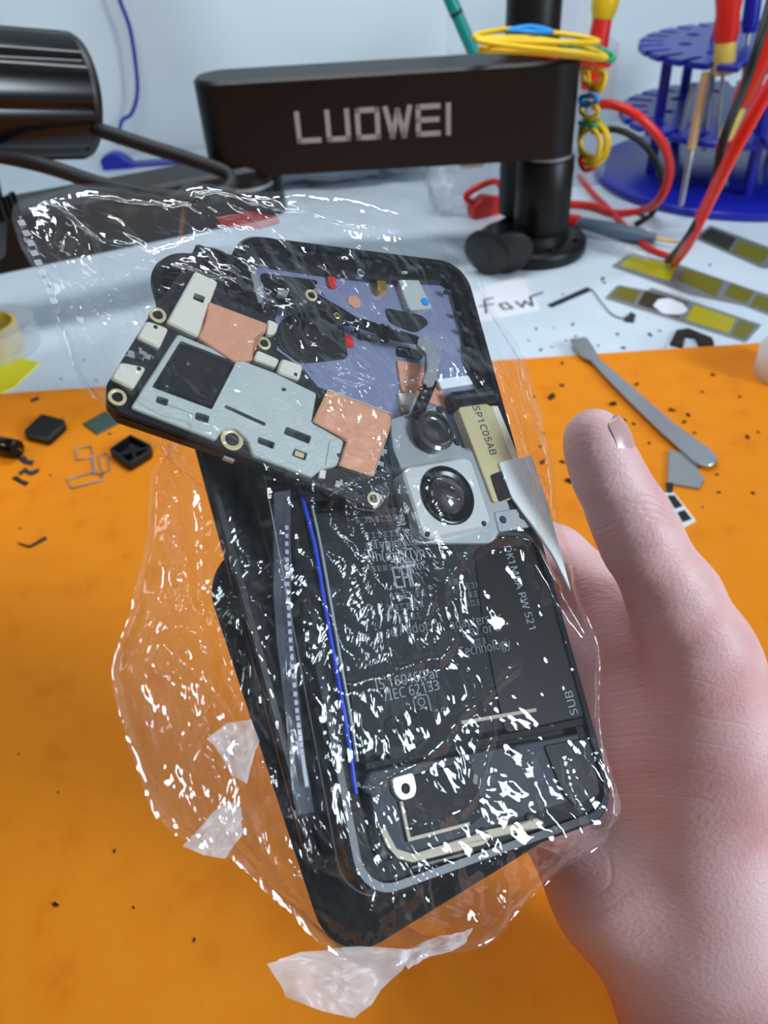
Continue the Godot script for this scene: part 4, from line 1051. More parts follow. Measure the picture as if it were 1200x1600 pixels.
func phone() -> void:
	var t := thing("phone", "opened dark phone body with battery and camera showing, inside the clear bag", "phone", PHONE)
	obj("frame", ext(rrect(0.0764, 0.1637, 0.0095, 10), -0.0082, 0.0, 0.0009, [rrect(0.0712, 0.1585, 0.007, 8)]), M.frame, t)
	obj("edge_line", tube(loop3(rrect(0.0762, 0.1635, 0.0094, 10), -0.0062), 0.00035, 6, true), M.steel, t)
	obj("back_plate", ext(rrect(0.0714, 0.1587, 0.007, 8), -0.0080, -0.0045), M.floor_dark, t)
	obj("inner_ledge", ext(rrect(0.0712, 0.1585, 0.007, 8), -0.0045, -0.0013, 0.0004, [rrect(0.0650, 0.1500, 0.004, 6)]), M.phone_black, t)
	# upper tray
	plate("tray_film", [Vector2(-0.03086, 0.07948), Vector2(0.03506, 0.08047), Vector2(0.03353, 0.00952), Vector2(-0.03099, 0.00817)], -0.0045, -0.0040, M.tray, t)
	plate("top_strip", [Vector2(-0.03109, 0.07949), Vector2(0.03028, 0.08139), Vector2(0.03087, 0.07517), Vector2(0.00774, 0.07314), Vector2(-0.01262, 0.07358), Vector2(-0.03076, 0.07443)], -0.0042, -0.0016, M.black_plastic, t, 0.0003, 0.001)
	plate("tray_opening", [Vector2(-0.02672, 0.05853), Vector2(-0.02017, 0.06175), Vector2(-0.00801, 0.05996), Vector2(-0.00875, 0.04813), Vector2(-0.02343, 0.04595), Vector2(-0.0293, 0.05085)], -0.0042, -0.0036, M.black_plastic, t, 0.0001, 0.002)
	plate("tray_opening", [Vector2(-0.02998, 0.07268), Vector2(-0.01223, 0.07205), Vector2(-0.01992, 0.06294), Vector2(-0.0289, 0.06408)], -0.0042, -0.0036, M.floor_dark, t, 0.0001, 0.002)
	plate("tray_opening", [Vector2(0.00663, 0.06523), Vector2(0.01941, 0.06376), Vector2(0.02141, 0.06114), Vector2(0.01549, 0.05756), Vector2(0.00747, 0.06011)], -0.0042, -0.0036, M.black_plastic, t, 0.0001, 0.002)
	plate("tray_opening", [Vector2(-0.00386, 0.05627), Vector2(0.00641, 0.05593), Vector2(0.00545, 0.05384), Vector2(-0.00434, 0.05425)], -0.0042, -0.0036, M.black_plastic, t, 0.0001, 0.001)
	plate("tray_opening", [Vector2(0.00777, 0.05296), Vector2(0.01726, 0.05184), Vector2(0.01534, 0.04886), Vector2(0.00692, 0.04968)], -0.0042, -0.0036, M.floor_dark, t, 0.0001, 0.001)
	plate("tray_opening", [Vector2(0.03185, 0.05864), Vector2(0.03285, 0.0501), Vector2(0.03336, 0.04166), Vector2(0.03098, 0.04159), Vector2(0.02961, 0.04952)], -0.0042, -0.0036, M.black_plastic, t, 0.0001, 0.001)
	plate("foam_pad", [Vector2(0.01265, 0.07538), Vector2(0.01989, 0.07575), Vector2(0.02244, 0.06517), Vector2(0.01402, 0.06382)], -0.0042, -0.0018, M.shield, t, 0.0003, 0.001)
	obj("blue_dot", lathe([Vector2(0.0013, 0), Vector2(0.0012, 0.0003), Vector2(0, 0.0003)], 18, true), M.sky_blue, t, Vector3(0.02009, 0.06699, -0.0018))
	obj("copper_dot", lathe([Vector2(0.0021, 0), Vector2(0.002, 0.0003), Vector2(0, 0.0003)], 24, true), M.copper, t, Vector3(-0.00272, 0.0663, -0.004))
	plate("copper_pad", [Vector2(0.00646, 0.04834), Vector2(0.01651, 0.04717), Vector2(0.01972, 0.04117), Vector2(0.01964, 0.03312), Vector2(0.00557, 0.03842)], -0.0042, -0.0034, M.copper, t, 0.0002, 0.001)
	plate("label_tab", [Vector2(0.00393, 0.03779), Vector2(0.00984, 0.03792), Vector2(0.00921, 0.03399), Vector2(0.00427, 0.03431)], -0.0042, -0.0030, M.cream, t, 0.0001, 0.0005)
	plate("gold_contact", [Vector2(0.00508, 0.07275), Vector2(0.00804, 0.07265), Vector2(0.00755, 0.06902), Vector2(0.00494, 0.06877)], -0.0040, -0.0014, M.gold_bright, t, 0.0002, 0.0005)
	plate("gold_contact", [Vector2(0.00392, 0.03344), Vector2(0.00642, 0.03347), Vector2(0.00627, 0.03212), Vector2(0.00378, 0.0321)], -0.0040, -0.0028, M.gold_bright, t, 0.0001)
	plate("white_tab", [Vector2(0.01728, 0.04199), Vector2(0.02907, 0.04362), Vector2(0.03007, 0.04075), Vector2(0.01814, 0.0388)], -0.0040, -0.0020, M.white_card, t, 0.0002, 0.0005)
	for e in [Vector3(-0.00865, 0.07163, -0.003), Vector3(-0.00765, 0.05331, -0.003)]:
		obj("red_seal", ext(rrect(0.0026, 0.0036, 0.0006, 3), -0.001, 0.0, 0.0002), M.red_clear, t, e)
	eyelet(t, Vector3(-0.00038, 0.07389, -0.001), 0.0012, M.steel)
	eyelet(t, Vector3(-0.00492, 0.05644, -0.003), 0.0011, M.steel)
	eyelet(t, Vector3(-0.03311, 0.07136, -0.001), 0.0012, M.steel)
	plate("side_bracket", [Vector2(-0.03388, 0.07267), Vector2(-0.03187, 0.07214), Vector2(-0.03159, 0.06227), Vector2(-0.03316, 0.06138)], -0.0040, -0.0011, M.steel_dull, t, 0.0002, 0.0005)
	for e in [Vector3(0.01786, 0.07986, -0.0013), Vector3(0.02409, 0.07928, -0.0013), Vector3(0.02835, 0.07622, -0.0013), Vector3(0.02927, 0.07123, -0.0013), Vector3(0.03085, 0.06371, -0.0013), Vector3(0.03162, 0.05837, -0.0013), Vector3(0.03134, 0.05194, -0.0013), Vector3(-0.02535, 0.07758, -0.0013), Vector3(-0.01779, 0.07795, -0.0013), Vector3(-0.00592, 0.07842, -0.0013), Vector3(0.00666, 0.07892, -0.0013)]:
		obj("clip", ext(rrect(0.0022, 0.0012, 0.0004, 3), -0.001, 0.0005, 0.0003), M.grey_part, t, e)
	# battery
	plate("battery", [Vector2(-0.03034, 0.00418), Vector2(0.03179, 0.0049), Vector2(0.03841, -0.05568), Vector2(-0.03025, -0.05358)], -0.0044, -0.0009, M.battery, t, 0.0005, 0.002)
	plate("battery_flex", [Vector2(0.01412, -0.00941), Vector2(0.0284, -0.00442), Vector2(0.03415, -0.01447), Vector2(0.03704, -0.03367), Vector2(0.03617, -0.05631), Vector2(0.00941, -0.05564), Vector2(0.01009, -0.04221), Vector2(0.01161, -0.02433)], -0.0009, -0.0005, M.flex, t, 0.0001, 0.002)
	var lines := [[552, 812, 8, 1.5], [552, 832, 8, 1.5], [556, 847, 7, 1.5], [585, 888, 6, 1.4], [604, 935, 6, 1.5], [602, 953, 6, 1.5], [612, 969, 5, 1.4], [650, 905, 3, 1.5], [728, 912, 6, 1.4], [722, 928, 6, 1.4], [726, 941, 6, 1.4], [738, 1008, 4, 1.5]]
	var at := [Vector3(-0.01906, 0.00082, -0.0009), Vector3(-0.01752, -0.00326, -0.0009), Vector3(-0.01778, -0.00586, -0.0009), Vector3(-0.01776, -0.01171, -0.0009), Vector3(-0.0142, -0.01915, -0.0009), Vector3(-0.01561, -0.02183, -0.0009), Vector3(-0.01483, -0.02445, -0.0009), Vector3(0.00341, -0.01738, -0.0009), Vector3(0.00864, -0.0188, -0.0009), Vector3(0.00712, -0.02116, -0.0009), Vector3(0.00727, -0.02336, -0.0009), Vector3(0.00585, -0.0334, -0.0009)]
	for k in at.size():
		obj("printed_line", characters(lines[k][2], lines[k][3] * 0.001, 0.0003), M.print_dim, t, at[k])
	words(t, "printed_words", "R=", 0.0014, Vector3(-0.00452, 0.00086, -0.0009), 0, M.print_dim)
	words(t, "printed_words", "/Typic", 0.0014, Vector3(-0.01246, -0.00499, -0.0009), 0, M.print)
	words(t, "printed_words", "Wh(mg)/Typ", 0.0014, Vector3(-0.00988, -0.00804, -0.0009), 0, M.print)
	words(t, "printed_words", "(Kor", 0.0014, Vector3(-0.00469, -0.01135, -0.0009), 0, M.print_dim)
	words(t, "printed_words", "e / ador", 0.0014, Vector3(-0.01069, -0.02674, -0.0009), 0, M.print_dim)
	words(t, "printed_words", "adapters or", 0.0013, Vector3(0.00896, -0.02736, -0.0004), 0, M.print_dim)
	words(t, "printed_words", "tear or b", 0.0013, Vector3(0.00984, -0.0298, -0.0004), 0, M.print_dim)
	words(t, "printed_words", "Technology", 0.0013, Vector3(0.00964, -0.03438, -0.0004), 0, M.print_dim)
	words(t, "printed_words", "IS 16046(Par", 0.0016, Vector3(-0.01429, -0.03825, -0.0009), 0, M.print)
	words(t, "printed_words", "/IEC 62133", 0.0016, Vector3(-0.01378, -0.04106, -0.0009), 0, M.print)
	words(t, "printed_words", "918", 0.0014, Vector3(-0.0083, -0.04761, -0.0009), 0, M.print_dim)
	words(t, "printed_words", "0V/", 0.0014, Vector3(-0.00766, -0.04923, -0.0009), 0, M.print_dim)
	words(t, "printed_words", "SUB", 0.0042, Vector3(0.03254, -0.05233, -0.0004), PI / 2, M.print)
	words(t, "printed_words", "DK1M0A PW 521", 0.0015, Vector3(0.02566, -0.02046, -0.0004), -PI / 2 + 0.05, M.print)
	# conformity mark: E A C in square strokes
	var q := []
	for e in [[[0.8, 1, 0, 1], [0, 1, 0, 0], [0, 0, 0.8, 0], [0, 0.5, 0.7, 0.5]], [[0, 0, 0, 1], [0, 1, 0.8, 1], [0.8, 1, 0.8, 0], [0, 0.45, 0.8, 0.45]], [[0.8, 1, 0, 1], [0, 1, 0, 0], [0, 0, 0.8, 0]]].size():
		for b in [[[0.8, 1, 0, 1], [0, 1, 0, 0], [0, 0, 0.8, 0], [0, 0.5, 0.7, 0.5]], [[0, 0, 0, 1], [0, 1, 0.8, 1], [0.8, 1, 0.8, 0], [0, 0.45, 0.8, 0.45]], [[0.8, 1, 0, 1], [0, 1, 0, 0], [0, 0, 0.8, 0]]][e]:
			q.append([Vector2(e * 1.15 + b[0], b[1] * 2.4) * 0.0021, Vector2(e * 1.15 + b[2], b[3] * 2.4) * 0.0021])
	obj("conformity_mark", bars(q, 0.0005, 0.00004), M.print, t, Vector3(-0.01163, -0.01623, -0.0009))
	# boxed loop mark
	var rr := []
	var sq := rrect(0.0042, 0.0052, 0.0008, 3)
	for k in sq.size():
		rr.append([sq[k], sq[(k + 1) % sq.size()]])
	for c in [Vector2(0, 0.0011), Vector2(0, -0.0011)]:
		var ci := circ(c, 0.0009, 12)
		for k in ci.size():
			rr.append([ci[k], ci[(k + 1) % ci.size()]])
	obj("boxed_mark", bars(rr, 0.00025, 0.00004), M.print, t, Vector3(-0.01199, -0.04513, -0.0009))
	plate("battery_pocket", [Vector2(-0.0234, -0.04682), Vector2(-0.02103, -0.04554), Vector2(-0.01227, -0.0457), Vector2(-0.00221, -0.04938), Vector2(0.00157, -0.05589), Vector2(-0.02352, -0.05531)], -0.001, -0.0006, M.phone_black, t, 0.0001, 0.002)
	plate("pale_strip", [Vector2(-0.00267, -0.05024), Vector2(0.02071, -0.05149), Vector2(0.02059, -0.05243), Vector2(-0.00256, -0.05117)], -0.0009, -0.0004, M.antenna, t, 0.0001)
	# blue and bare coaxial leads along the left
	obj("blue_coax", tube(spline([Vector3(-0.03231, 0.00907, -0.0006), Vector3(-0.03192, 0.0045, -0.0006), Vector3(-0.03144, -0.00431, -0.0006), Vector3(-0.03195, -0.01894, -0.0006), Vector3(-0.03228, -0.03226, -0.0006), Vector3(-0.0326, -0.04506, -0.0006), Vector3(-0.03321, -0.05528, -0.0006), Vector3(-0.03351, -0.05993, -0.0006)], 6), 0.00055, 8), M.blue_wire, t)
	obj("grey_coax", tube(spline([Vector3(-0.03008, 0.00602, -0.0006), Vector3(-0.02995, -0.00365, -0.0006), Vector3(-0.03033, -0.01762, -0.0006), Vector3(-0.03086, -0.03248, -0.0006), Vector3(-0.03121, -0.04533, -0.0006), Vector3(-0.03169, -0.05357, -0.0006)], 6), 0.00045, 8), M.steel_dull, t)
	# bottom speaker module
	plate("speaker_module", [Vector2(-0.02964, -0.05616), Vector2(0.03771, -0.06051), Vector2(0.03664, -0.0778), Vector2(0.01635, -0.07932), Vector2(-0.02566, -0.07675), Vector2(-0.03043, -0.07259)], -0.0044, -0.0014, M.grey_part, t, 0.0004, 0.002)
	plate("seal_strip", [Vector2(-0.02981, -0.05423), Vector2(0.03839, -0.0567), Vector2(0.0381, -0.05865), Vector2(-0.02988, -0.05587)], -0.0044, -0.0009, M.phone_black, t, 0.0002)
	plate("speaker_cover", [Vector2(-0.02074, -0.05941), Vector2(-0.00228, -0.05956), Vector2(-0.00131, -0.07175), Vector2(-0.00645, -0.07332), Vector2(-0.02277, -0.0722), Vector2(-0.02322, -0.06437)], -0.0014, -0.0009, M.floor_dark, t, 0.0002, 0.001)
	plate("speaker_cover", [Vector2(0.02042, -0.0608), Vector2(0.03601, -0.06187), Vector2(0.03425, -0.07568), Vector2(0.02528, -0.07698), Vector2(0.02246, -0.07294)], -0.0014, -0.0009, M.flex, t, 0.0002, 0.001)
	plate("silver_bracket", [Vector2(-0.02429, -0.05878), Vector2(-0.0185, -0.05868), Vector2(-0.01845, -0.06233), Vector2(-0.01958, -0.06401), Vector2(-0.02297, -0.06404), Vector2(-0.02446, -0.06205)], -0.0014, -0.0003, M.shield, t, 0.0002, 0.001, [circ(Vector2(-0.02134, -0.06167), 0.0012, 16)])
	plate("trace", [Vector2(-0.02344, -0.06392), Vector2(-0.02249, -0.06414), Vector2(-0.02249, -0.07173), Vector2(-0.00658, -0.07245), Vector2(-0.00665, -0.07327), Vector2(-0.02338, -0.07257)], -0.0012, -0.0006, M.antenna, t, 0.0001)
	plate("antenna_band", [Vector2(-0.02967, -0.06778), Vector2(-0.02797, -0.06874), Vector2(-0.02648, -0.07309), Vector2(-0.02273, -0.07514), Vector2(-0.00422, -0.07557), Vector2(-0.00224, -0.07523), Vector2(0.00855, -0.07649), Vector2(0.01225, -0.07623), Vector2(0.01422, -0.0776), Vector2(0.01299, -0.07877), Vector2(0.00846, -0.07792), Vector2(-0.00213, -0.07723), Vector2(-0.00426, -0.07809), Vector2(-0.02335, -0.07682), Vector2(-0.02668, -0.07514), Vector2(-0.02878, -0.07196)], -0.0016, -0.0006, M.antenna, t, 0.0001)
	for e in [Vector3(-0.02998, -0.05938, -0.001), Vector3(-0.03, -0.07322, -0.001), Vector3(-0.00309, -0.07586, -0.001), Vector3(0.01083, -0.07603, -0.001), Vector3(0.01139, -0.06063, -0.001), Vector3(0.0133, -0.07826, -0.001), Vector3(0.02636, -0.07724, -0.001)]:
		screw(t, e, 0.0011)
	plate("bottom_port", [Vector2(-0.02403, -0.07718), Vector2(-0.00696, -0.07822), Vector2(-0.00693, -0.07934), Vector2(-0.02402, -0.07836)], -0.0035, -0.0008, M.black_plastic, t, 0.0003)
	# camera bracket, second lens, main camera
	plate("camera_bracket", [Vector2(-0.00224, 0.02872), Vector2(0.01559, 0.03326), Vector2(0.01799, 0.02202), Vector2(0.01975, 0.01912), Vector2(0.02717, 0.01995), Vector2(0.03009, 0.00069), Vector2(0.02062, -0.00783), Vector2(-0.0044, -0.00577), Vector2(-0.00228, 0.01324), Vector2(-0.00395, 0.02048)], -0.0040, -0.0005, M.steel_dull, t, 0.0003, 0.002)
	obj("second_lens", lathe([Vector2(0.0058, -0.003), Vector2(0.0058, 0.0016), Vector2(0.0048, 0.002), Vector2(0.0042, 0.0012), Vector2(0.0028, 0.001), Vector2(0.0015, 0.0014), Vector2(0, 0.0015)], 36, true), M.lens, t, Vector3(0.00907, 0.0241, 0.001))
	var cm := plate("main_camera", [Vector2(-0.00456, 0.01229), Vector2(-0.00222, 0.0138), Vector2(0.01641, 0.01602), Vector2(0.01822, 0.01486), Vector2(0.01944, -0.00204), Vector2(0.01752, -0.00406), Vector2(-0.00131, -0.00576), Vector2(-0.0033, -0.0046)], -0.0035, 0.0030, M.camera_plate, t, 0.0006, 0.001)
	var lc := Vector3(0.00724, 0.00545, 0.003)
	obj("lens_ring", lathe([Vector2(0.0082, -0.001), Vector2(0.0082, 0.0003), Vector2(0.0078, 0.0006), Vector2(0.0064, 0.0006), Vector2(0.0058, 0.0002), Vector2(0.0050, 0.0002)], 40, true), M.black_gloss, cm, lc)
	obj("lens_glass", lathe([Vector2(0.0052, 0.0003), Vector2(0.0044, 0.0009), Vector2(0.003, 0.0015), Vector2(0.0016, 0.0019), Vector2(0, 0.002)], 36, true), M.lens, cm, lc)
	for e in [Vector3(-0.0017, -0.00438, 0.003), Vector3(0.01659, -0.00292, 0.003)]:
		screw(cm, e, 0.0006)
	# gold connector plate beside it
	plate("connector_head", [Vector2(0.01893, 0.03672), Vector2(0.03461, 0.03872), Vector2(0.03493, 0.0338), Vector2(0.01931, 0.03199)], -0.0035, 0.0006, M.chip, t, 0.0003, 0.0008)
	plate("connector_head", [Vector2(0.01923, 0.03539), Vector2(0.03442, 0.03733), Vector2(0.0345, 0.0361), Vector2(0.01932, 0.0342)], 0.0004, 0.0009, M.grey_part, t, 0.0001)
	plate("gold_flex", [Vector2(0.02044, 0.03215), Vector2(0.03083, 0.03348), Vector2(0.03394, 0.03149), Vector2(0.03667, 0.01391), Vector2(0.03061, 0.00414), Vector2(0.02404, 0.00337), Vector2(0.02202, 0.01969)], -0.0030, 0.0003, M.gold, t, 0.0002, 0.001)
	plate("flex_edge", [Vector2(0.03236, 0.03265), Vector2(0.03472, 0.03268), Vector2(0.03801, 0.01109), Vector2(0.03574, 0.01)], -0.0030, 0.0004, M.cream, t, 0.0001)
	words(t, "printed_words", "SP1C05AB", 0.0021, Vector3(0.02742, 0.02504, 0.0004), -PI / 2 + 0.12, M.grey_part, false, true)
	plate("black_patch", [Vector2(0.02505, 0.01147), Vector2(0.03047, 0.01282), Vector2(0.03357, 0.0054), Vector2(0.02565, 0.00355)], -0.001, 0.0006, M.chip, t, 0.0002, 0.0008)
	plate("screw_plate", [Vector2(0.02364, 0.00098), Vector2(0.03532, 0.00179), Vector2(0.03708, -0.00402), Vector2(0.02353, -0.00489)], -0.0035, -0.0002, M.steel_dull, t, 0.0002, 0.0008)
	for e in [Vector3(0.026, -0.00139, -0.0002), Vector3(0.03306, -0.00073, -0.0002), Vector3(0.01448, 0.03154, -0.0002), Vector3(0.01753, 0.02189, -0.0002)]:
		screw(t, e, 0.0009)
	# flat white card curled along the right side
	plate("white_card", [Vector2(0.02887, 0.01493), Vector2(0.04171, 0.01677), Vector2(0.04255, 0.00126), Vector2(0.04197, -0.02394), Vector2(0.03945, -0.01398), Vector2(0.03673, -0.00707), Vector2(0.03317, -0.00122), Vector2(0.03012, 0.00478)], 0.0004, 0.0010, M.white_card, t, 0.0001, 0.0008)

func loop3(poly: Array, z: float) -> Array:
	var p := []
	for v in poly:
		p.append(Vector3(v.x, v.y, z))
	return p

func covers() -> void:
	# back cover just under the phone, a little turned; then a shorter felt-edged panel
	var f := PHONE * Transform3D(Basis(Vector3.BACK, deg_to_rad(5.5)), Vector3(-0.0125, 0.005, -0.0120))
	var a := thing("back_cover", "glossy black phone back cover lying under the phone body", "cover", f)
	obj("cover_glass", ext(rrect(0.0745, 0.1600, 0.010, 10), -0.0012, 0.0, 0.0005), M.cover, a)
	obj("cover_rim", ext(rrect(0.0735, 0.1590, 0.0095, 10), 0.0, 0.0012, 0.0003, [rrect(0.0700, 0.1555, 0.008, 10)]), M.black_plastic, a)
	obj("adhesive_line", ext([Vector2(-0.0268, -0.06), Vector2(-0.0262, -0.06), Vector2(-0.0262, 0.04), Vector2(-0.0268, 0.04)], 0.0, 0.0003), M.grey_part, a)
	var g := PHONE * Transform3D(Basis(Vector3.BACK, deg_to_rad(9.0)), Vector3(-0.0088, -0.0420, -0.0185))
	var b := thing("felt_panel", "dull black panel with fuzzy edges sticking out lowest in the bag", "panel", g)
	obj("panel_body", ext(rrect(0.0720, 0.0950, 0.011, 10), -0.0030, 0.0, 0.001), M.fuzz, b)
	var pts := []
	for v in rrect(0.0720, 0.0950, 0.011, 10):
		pts.append(Vector3(v.x, v.y, -0.0012))
	obj("felt_edge", tube(pts, 0.0014, 7, true), M.fuzz, b)

func board() -> void:
	var t := thing("motherboard", "phone motherboard with silver shields and copper pads lying across the phone", "circuit board", PHONE)
	var zb := 0.0080
	plate("lower_board", [Vector2(-0.05492, 0.06222), Vector2(-0.05138, 0.06332), Vector2(-0.04537, 0.0615), Vector2(-0.0446, 0.05664), Vector2(-0.03315, 0.05176), Vector2(-0.03244, 0.04932), Vector2(-0.03484, 0.04304), Vector2(-0.02859, 0.0388), Vector2(-0.02497, 0.03301), Vector2(-0.00612, 0.02623), Vector2(-0.012, 0.01186), Vector2(-0.01053, 0.00893), Vector2(-0.01329, 0.00239), Vector2(-0.01745, 0.00084), Vector2(-0.05008, 0.01602), Vector2(-0.07384, 0.02548), Vector2(-0.07569, 0.02843), Vector2(-0.07529, 0.03276), Vector2(-0.06367, 0.05062)], 0.0042, 0.0066, M.black_metal, t, 0.0, 0.0006)
	plate("upper_board", [Vector2(-0.05549, 0.06187), Vector2(-0.05199, 0.06296), Vector2(-0.04611, 0.06082), Vector2(-0.04531, 0.05619), Vector2(-0.03399, 0.05138), Vector2(-0.03329, 0.04897), Vector2(-0.0357, 0.04258), Vector2(-0.02948, 0.03857), Vector2(-0.0259, 0.03284), Vector2(-0.00725, 0.02617), Vector2(-0.01316, 0.0116), Vector2(-0.01166, 0.00887), Vector2(-0.01431, 0.00272), Vector2(-0.01843, 0.00117), Vector2(-0.05066, 0.01643), Vector2(-0.07414, 0.02601), Vector2(-0.07601, 0.02863), Vector2(-0.07566, 0.03263), Vector2(-0.06416, 0.05035)], 0.0066, 0.0080, M.pcb, t, 0.0002, 0.0006)
	var hs := [[Vector2(-0.05877, 0.04324), Vector2(-0.04661, 0.03837), Vector2(-0.05434, 0.02637), Vector2(-0.06677, 0.03151)], [Vector2(-0.05104, 0.02766), Vector2(-0.04212, 0.02314), Vector2(-0.04258, 0.02234), Vector2(-0.05147, 0.02687)], [Vector2(-0.04459, 0.01984), Vector2(-0.04088, 0.01823), Vector2(-0.04165, 0.01667), Vector2(-0.04519, 0.01829)], [Vector2(-0.03739, 0.02233), Vector2(-0.03143, 0.01972), Vector2(-0.0325, 0.01779), Vector2(-0.0384, 0.02042)], [Vector2(-0.0364, 0.01689), Vector2(-0.03329, 0.01556), Vector2(-0.03433, 0.01368), Vector2(-0.03742, 0.01502)], [Vector2(-0.06595, 0.02956), Vector2(-0.06347, 0.0287), Vector2(-0.06413, 0.02703), Vector2(-0.06646, 0.0279)], [Vector2(-0.05801, 0.02587), Vector2(-0.05503, 0.02482), Vector2(-0.05576, 0.02298), Vector2(-0.05859, 0.02404)], [Vector2(-0.03638, 0.0323), Vector2(-0.0353, 0.032), Vector2(-0.03579, 0.03116), Vector2(-0.03686, 0.03146)]]
	var rounded_holes := []
	for h in hs:
		rounded_holes.append(rounded(h, 0.0004, 2))
	var sh := plate("main_shield", [Vector2(-0.05908, 0.045), Vector2(-0.04569, 0.03923), Vector2(-0.03741, 0.0361), Vector2(-0.02769, 0.031), Vector2(-0.03067, 0.02331), Vector2(-0.02307, 0.01865), Vector2(-0.02621, 0.01234), Vector2(-0.03056, 0.01151), Vector2(-0.03359, 0.00956), Vector2(-0.04681, 0.01523), Vector2(-0.04724, 0.01862), Vector2(-0.04968, 0.02174), Vector2(-0.05268, 0.02144), Vector2(-0.05469, 0.01902), Vector2(-0.07182, 0.02664)], 0.0080, 0.0092, M.shield, t, 0.0003, 0.0008, rounded_holes)
	obj("press_line", tube([Vector3(-0.06392, 0.02748, 0.0092), Vector3(-0.05842, 0.02511, 0.0092)], 0.00012, 5), M.steel_dull, sh)
	obj("press_line", tube([Vector3(-0.02705, 0.01837, 0.0092), Vector3(-0.02957, 0.01227, 0.0092)], 0.00012, 5), M.steel_dull, sh)
	var ch := plate("processor", [Vector2(-0.05775, 0.04257), Vector2(-0.04743, 0.03822), Vector2(-0.05418, 0.0275), Vector2(-0.06564, 0.03205)], 0.0080, 0.0088, M.chip, t, 0.0002, 0.0004)
	obj("pin_mark", bars([[Vector2(0, 0), Vector2(0.0007, 0.0003)], [Vector2(0.0003, 0), Vector2(0.0003, 0.0007)]], 0.00012, 0.00003), M.print, ch, Vector3(-0.05811, 0.03744, 0.0088))
	plate("gold_chip", [Vector2(-0.03587, 0.01655), Vector2(-0.03378, 0.01571), Vector2(-0.03433, 0.0146), Vector2(-0.03641, 0.01545)], 0.0080, 0.0085, M.gold, t)
	plate("tall_shield", [Vector2(-0.05264, 0.06164), Vector2(-0.04746, 0.05945), Vector2(-0.05002, 0.05423), Vector2(-0.05467, 0.04408), Vector2(-0.06139, 0.0475)], 0.0080, 0.0096, M.cream, t, 0.0004, 0.0008, [rounded([Vector2(-0.05372, 0.05574), Vector2(-0.0513, 0.05479), Vector2(-0.05204, 0.05304), Vector2(-0.05444, 0.05399)], 0.0003, 2)])
	plate("copper_foil", [Vector2(-0.05093, 0.05368), Vector2(-0.03714, 0.04885), Vector2(-0.03829, 0.04619), Vector2(-0.04121, 0.04431), Vector2(-0.04268, 0.03888), Vector2(-0.0473, 0.03818), Vector2(-0.05489, 0.04395), Vector2(-0.05216, 0.0489)], 0.0080, 0.0098, M.copper, t, 0.0003, 0.0006)
	plate("shield_tab", [Vector2(-0.03654, 0.05035), Vector2(-0.03393, 0.04932), Vector2(-0.03532, 0.04645), Vector2(-0.03771, 0.04595)], 0.0080, 0.0094, M.cream, t, 0.0003, 0.0008)
	plate("shield_tab", [Vector2(-0.04089, 0.04186), Vector2(-0.03567, 0.03959), Vector2(-0.03709, 0.03734), Vector2(-0.04234, 0.03911)], 0.0080, 0.0094, M.cream, t, 0.0003, 0.0008)
	plate("small_shield", [Vector2(-0.03494, 0.03997), Vector2(-0.02978, 0.03832), Vector2(-0.03164, 0.03417), Vector2(-0.03702, 0.036)], 0.0080, 0.0094, M.cream, t, 0.0004, 0.001)
	plate("small_shield", [Vector2(-0.06566, 0.04778), Vector2(-0.06096, 0.0462), Vector2(-0.06383, 0.04093), Vector2(-0.06846, 0.04332)], 0.0080, 0.0094, M.cream, t, 0.0004, 0.001)
	plate("small_shield", [Vector2(-0.0726, 0.03726), Vector2(-0.06724, 0.03627), Vector2(-0.07078, 0.03085), Vector2(-0.07518, 0.03326)], 0.0080, 0.0094, M.cream, t, 0.0004, 0.001)
	for e in [Vector3(-0.06394, 0.04615, 0.0094), Vector3(-0.06893, 0.03574, 0.0094), Vector3(-0.05178, 0.0581, 0.0094), Vector3(-0.03234, 0.03567, 0.0094), Vector3(-0.0254, 0.01482, 0.0094)]:
		obj("vent_hole", lathe([Vector2(0.0005, 0.00003), Vector2(0, 0.00003)], 12, true), M.black_plastic, t, e)
	plate("copper_shield", [Vector2(-0.02457, 0.03178), Vector2(-0.0086, 0.02563), Vector2(-0.00853, 0.02371), Vector2(-0.01761, 0.00917), Vector2(-0.02604, 0.01221), Vector2(-0.02234, 0.01867), Vector2(-0.03046, 0.02333)], 0.0080, 0.0095, M.copper, t, 0.0003, 0.0008)
	obj("shield_rim", tube([Vector3(-0.02457, 0.03178, 0.0095), Vector3(-0.0086, 0.02563, 0.0095), Vector3(-0.00853, 0.02371, 0.0095), Vector3(-0.01761, 0.00917, 0.0095), Vector3(-0.02604, 0.01221, 0.0095), Vector3(-0.02234, 0.01867, 0.0095), Vector3(-0.03046, 0.02333, 0.0095)], 0.00014, 5, true), M.gold, t)
	for e in [[Vector3(-0.06271, 0.04986, 0.0082), 0.0019], [Vector3(-0.07401, 0.02945, 0.0082), 0.0019], [Vector3(-0.05063, 0.01956, 0.0082), 0.0026], [Vector3(-0.03841, 0.0442, 0.0082), 0.0017], [Vector3(-0.01823, 0.00383, 0.0082), 0.0017]]:
		eyelet(t, e[0], e[1], M.gold)
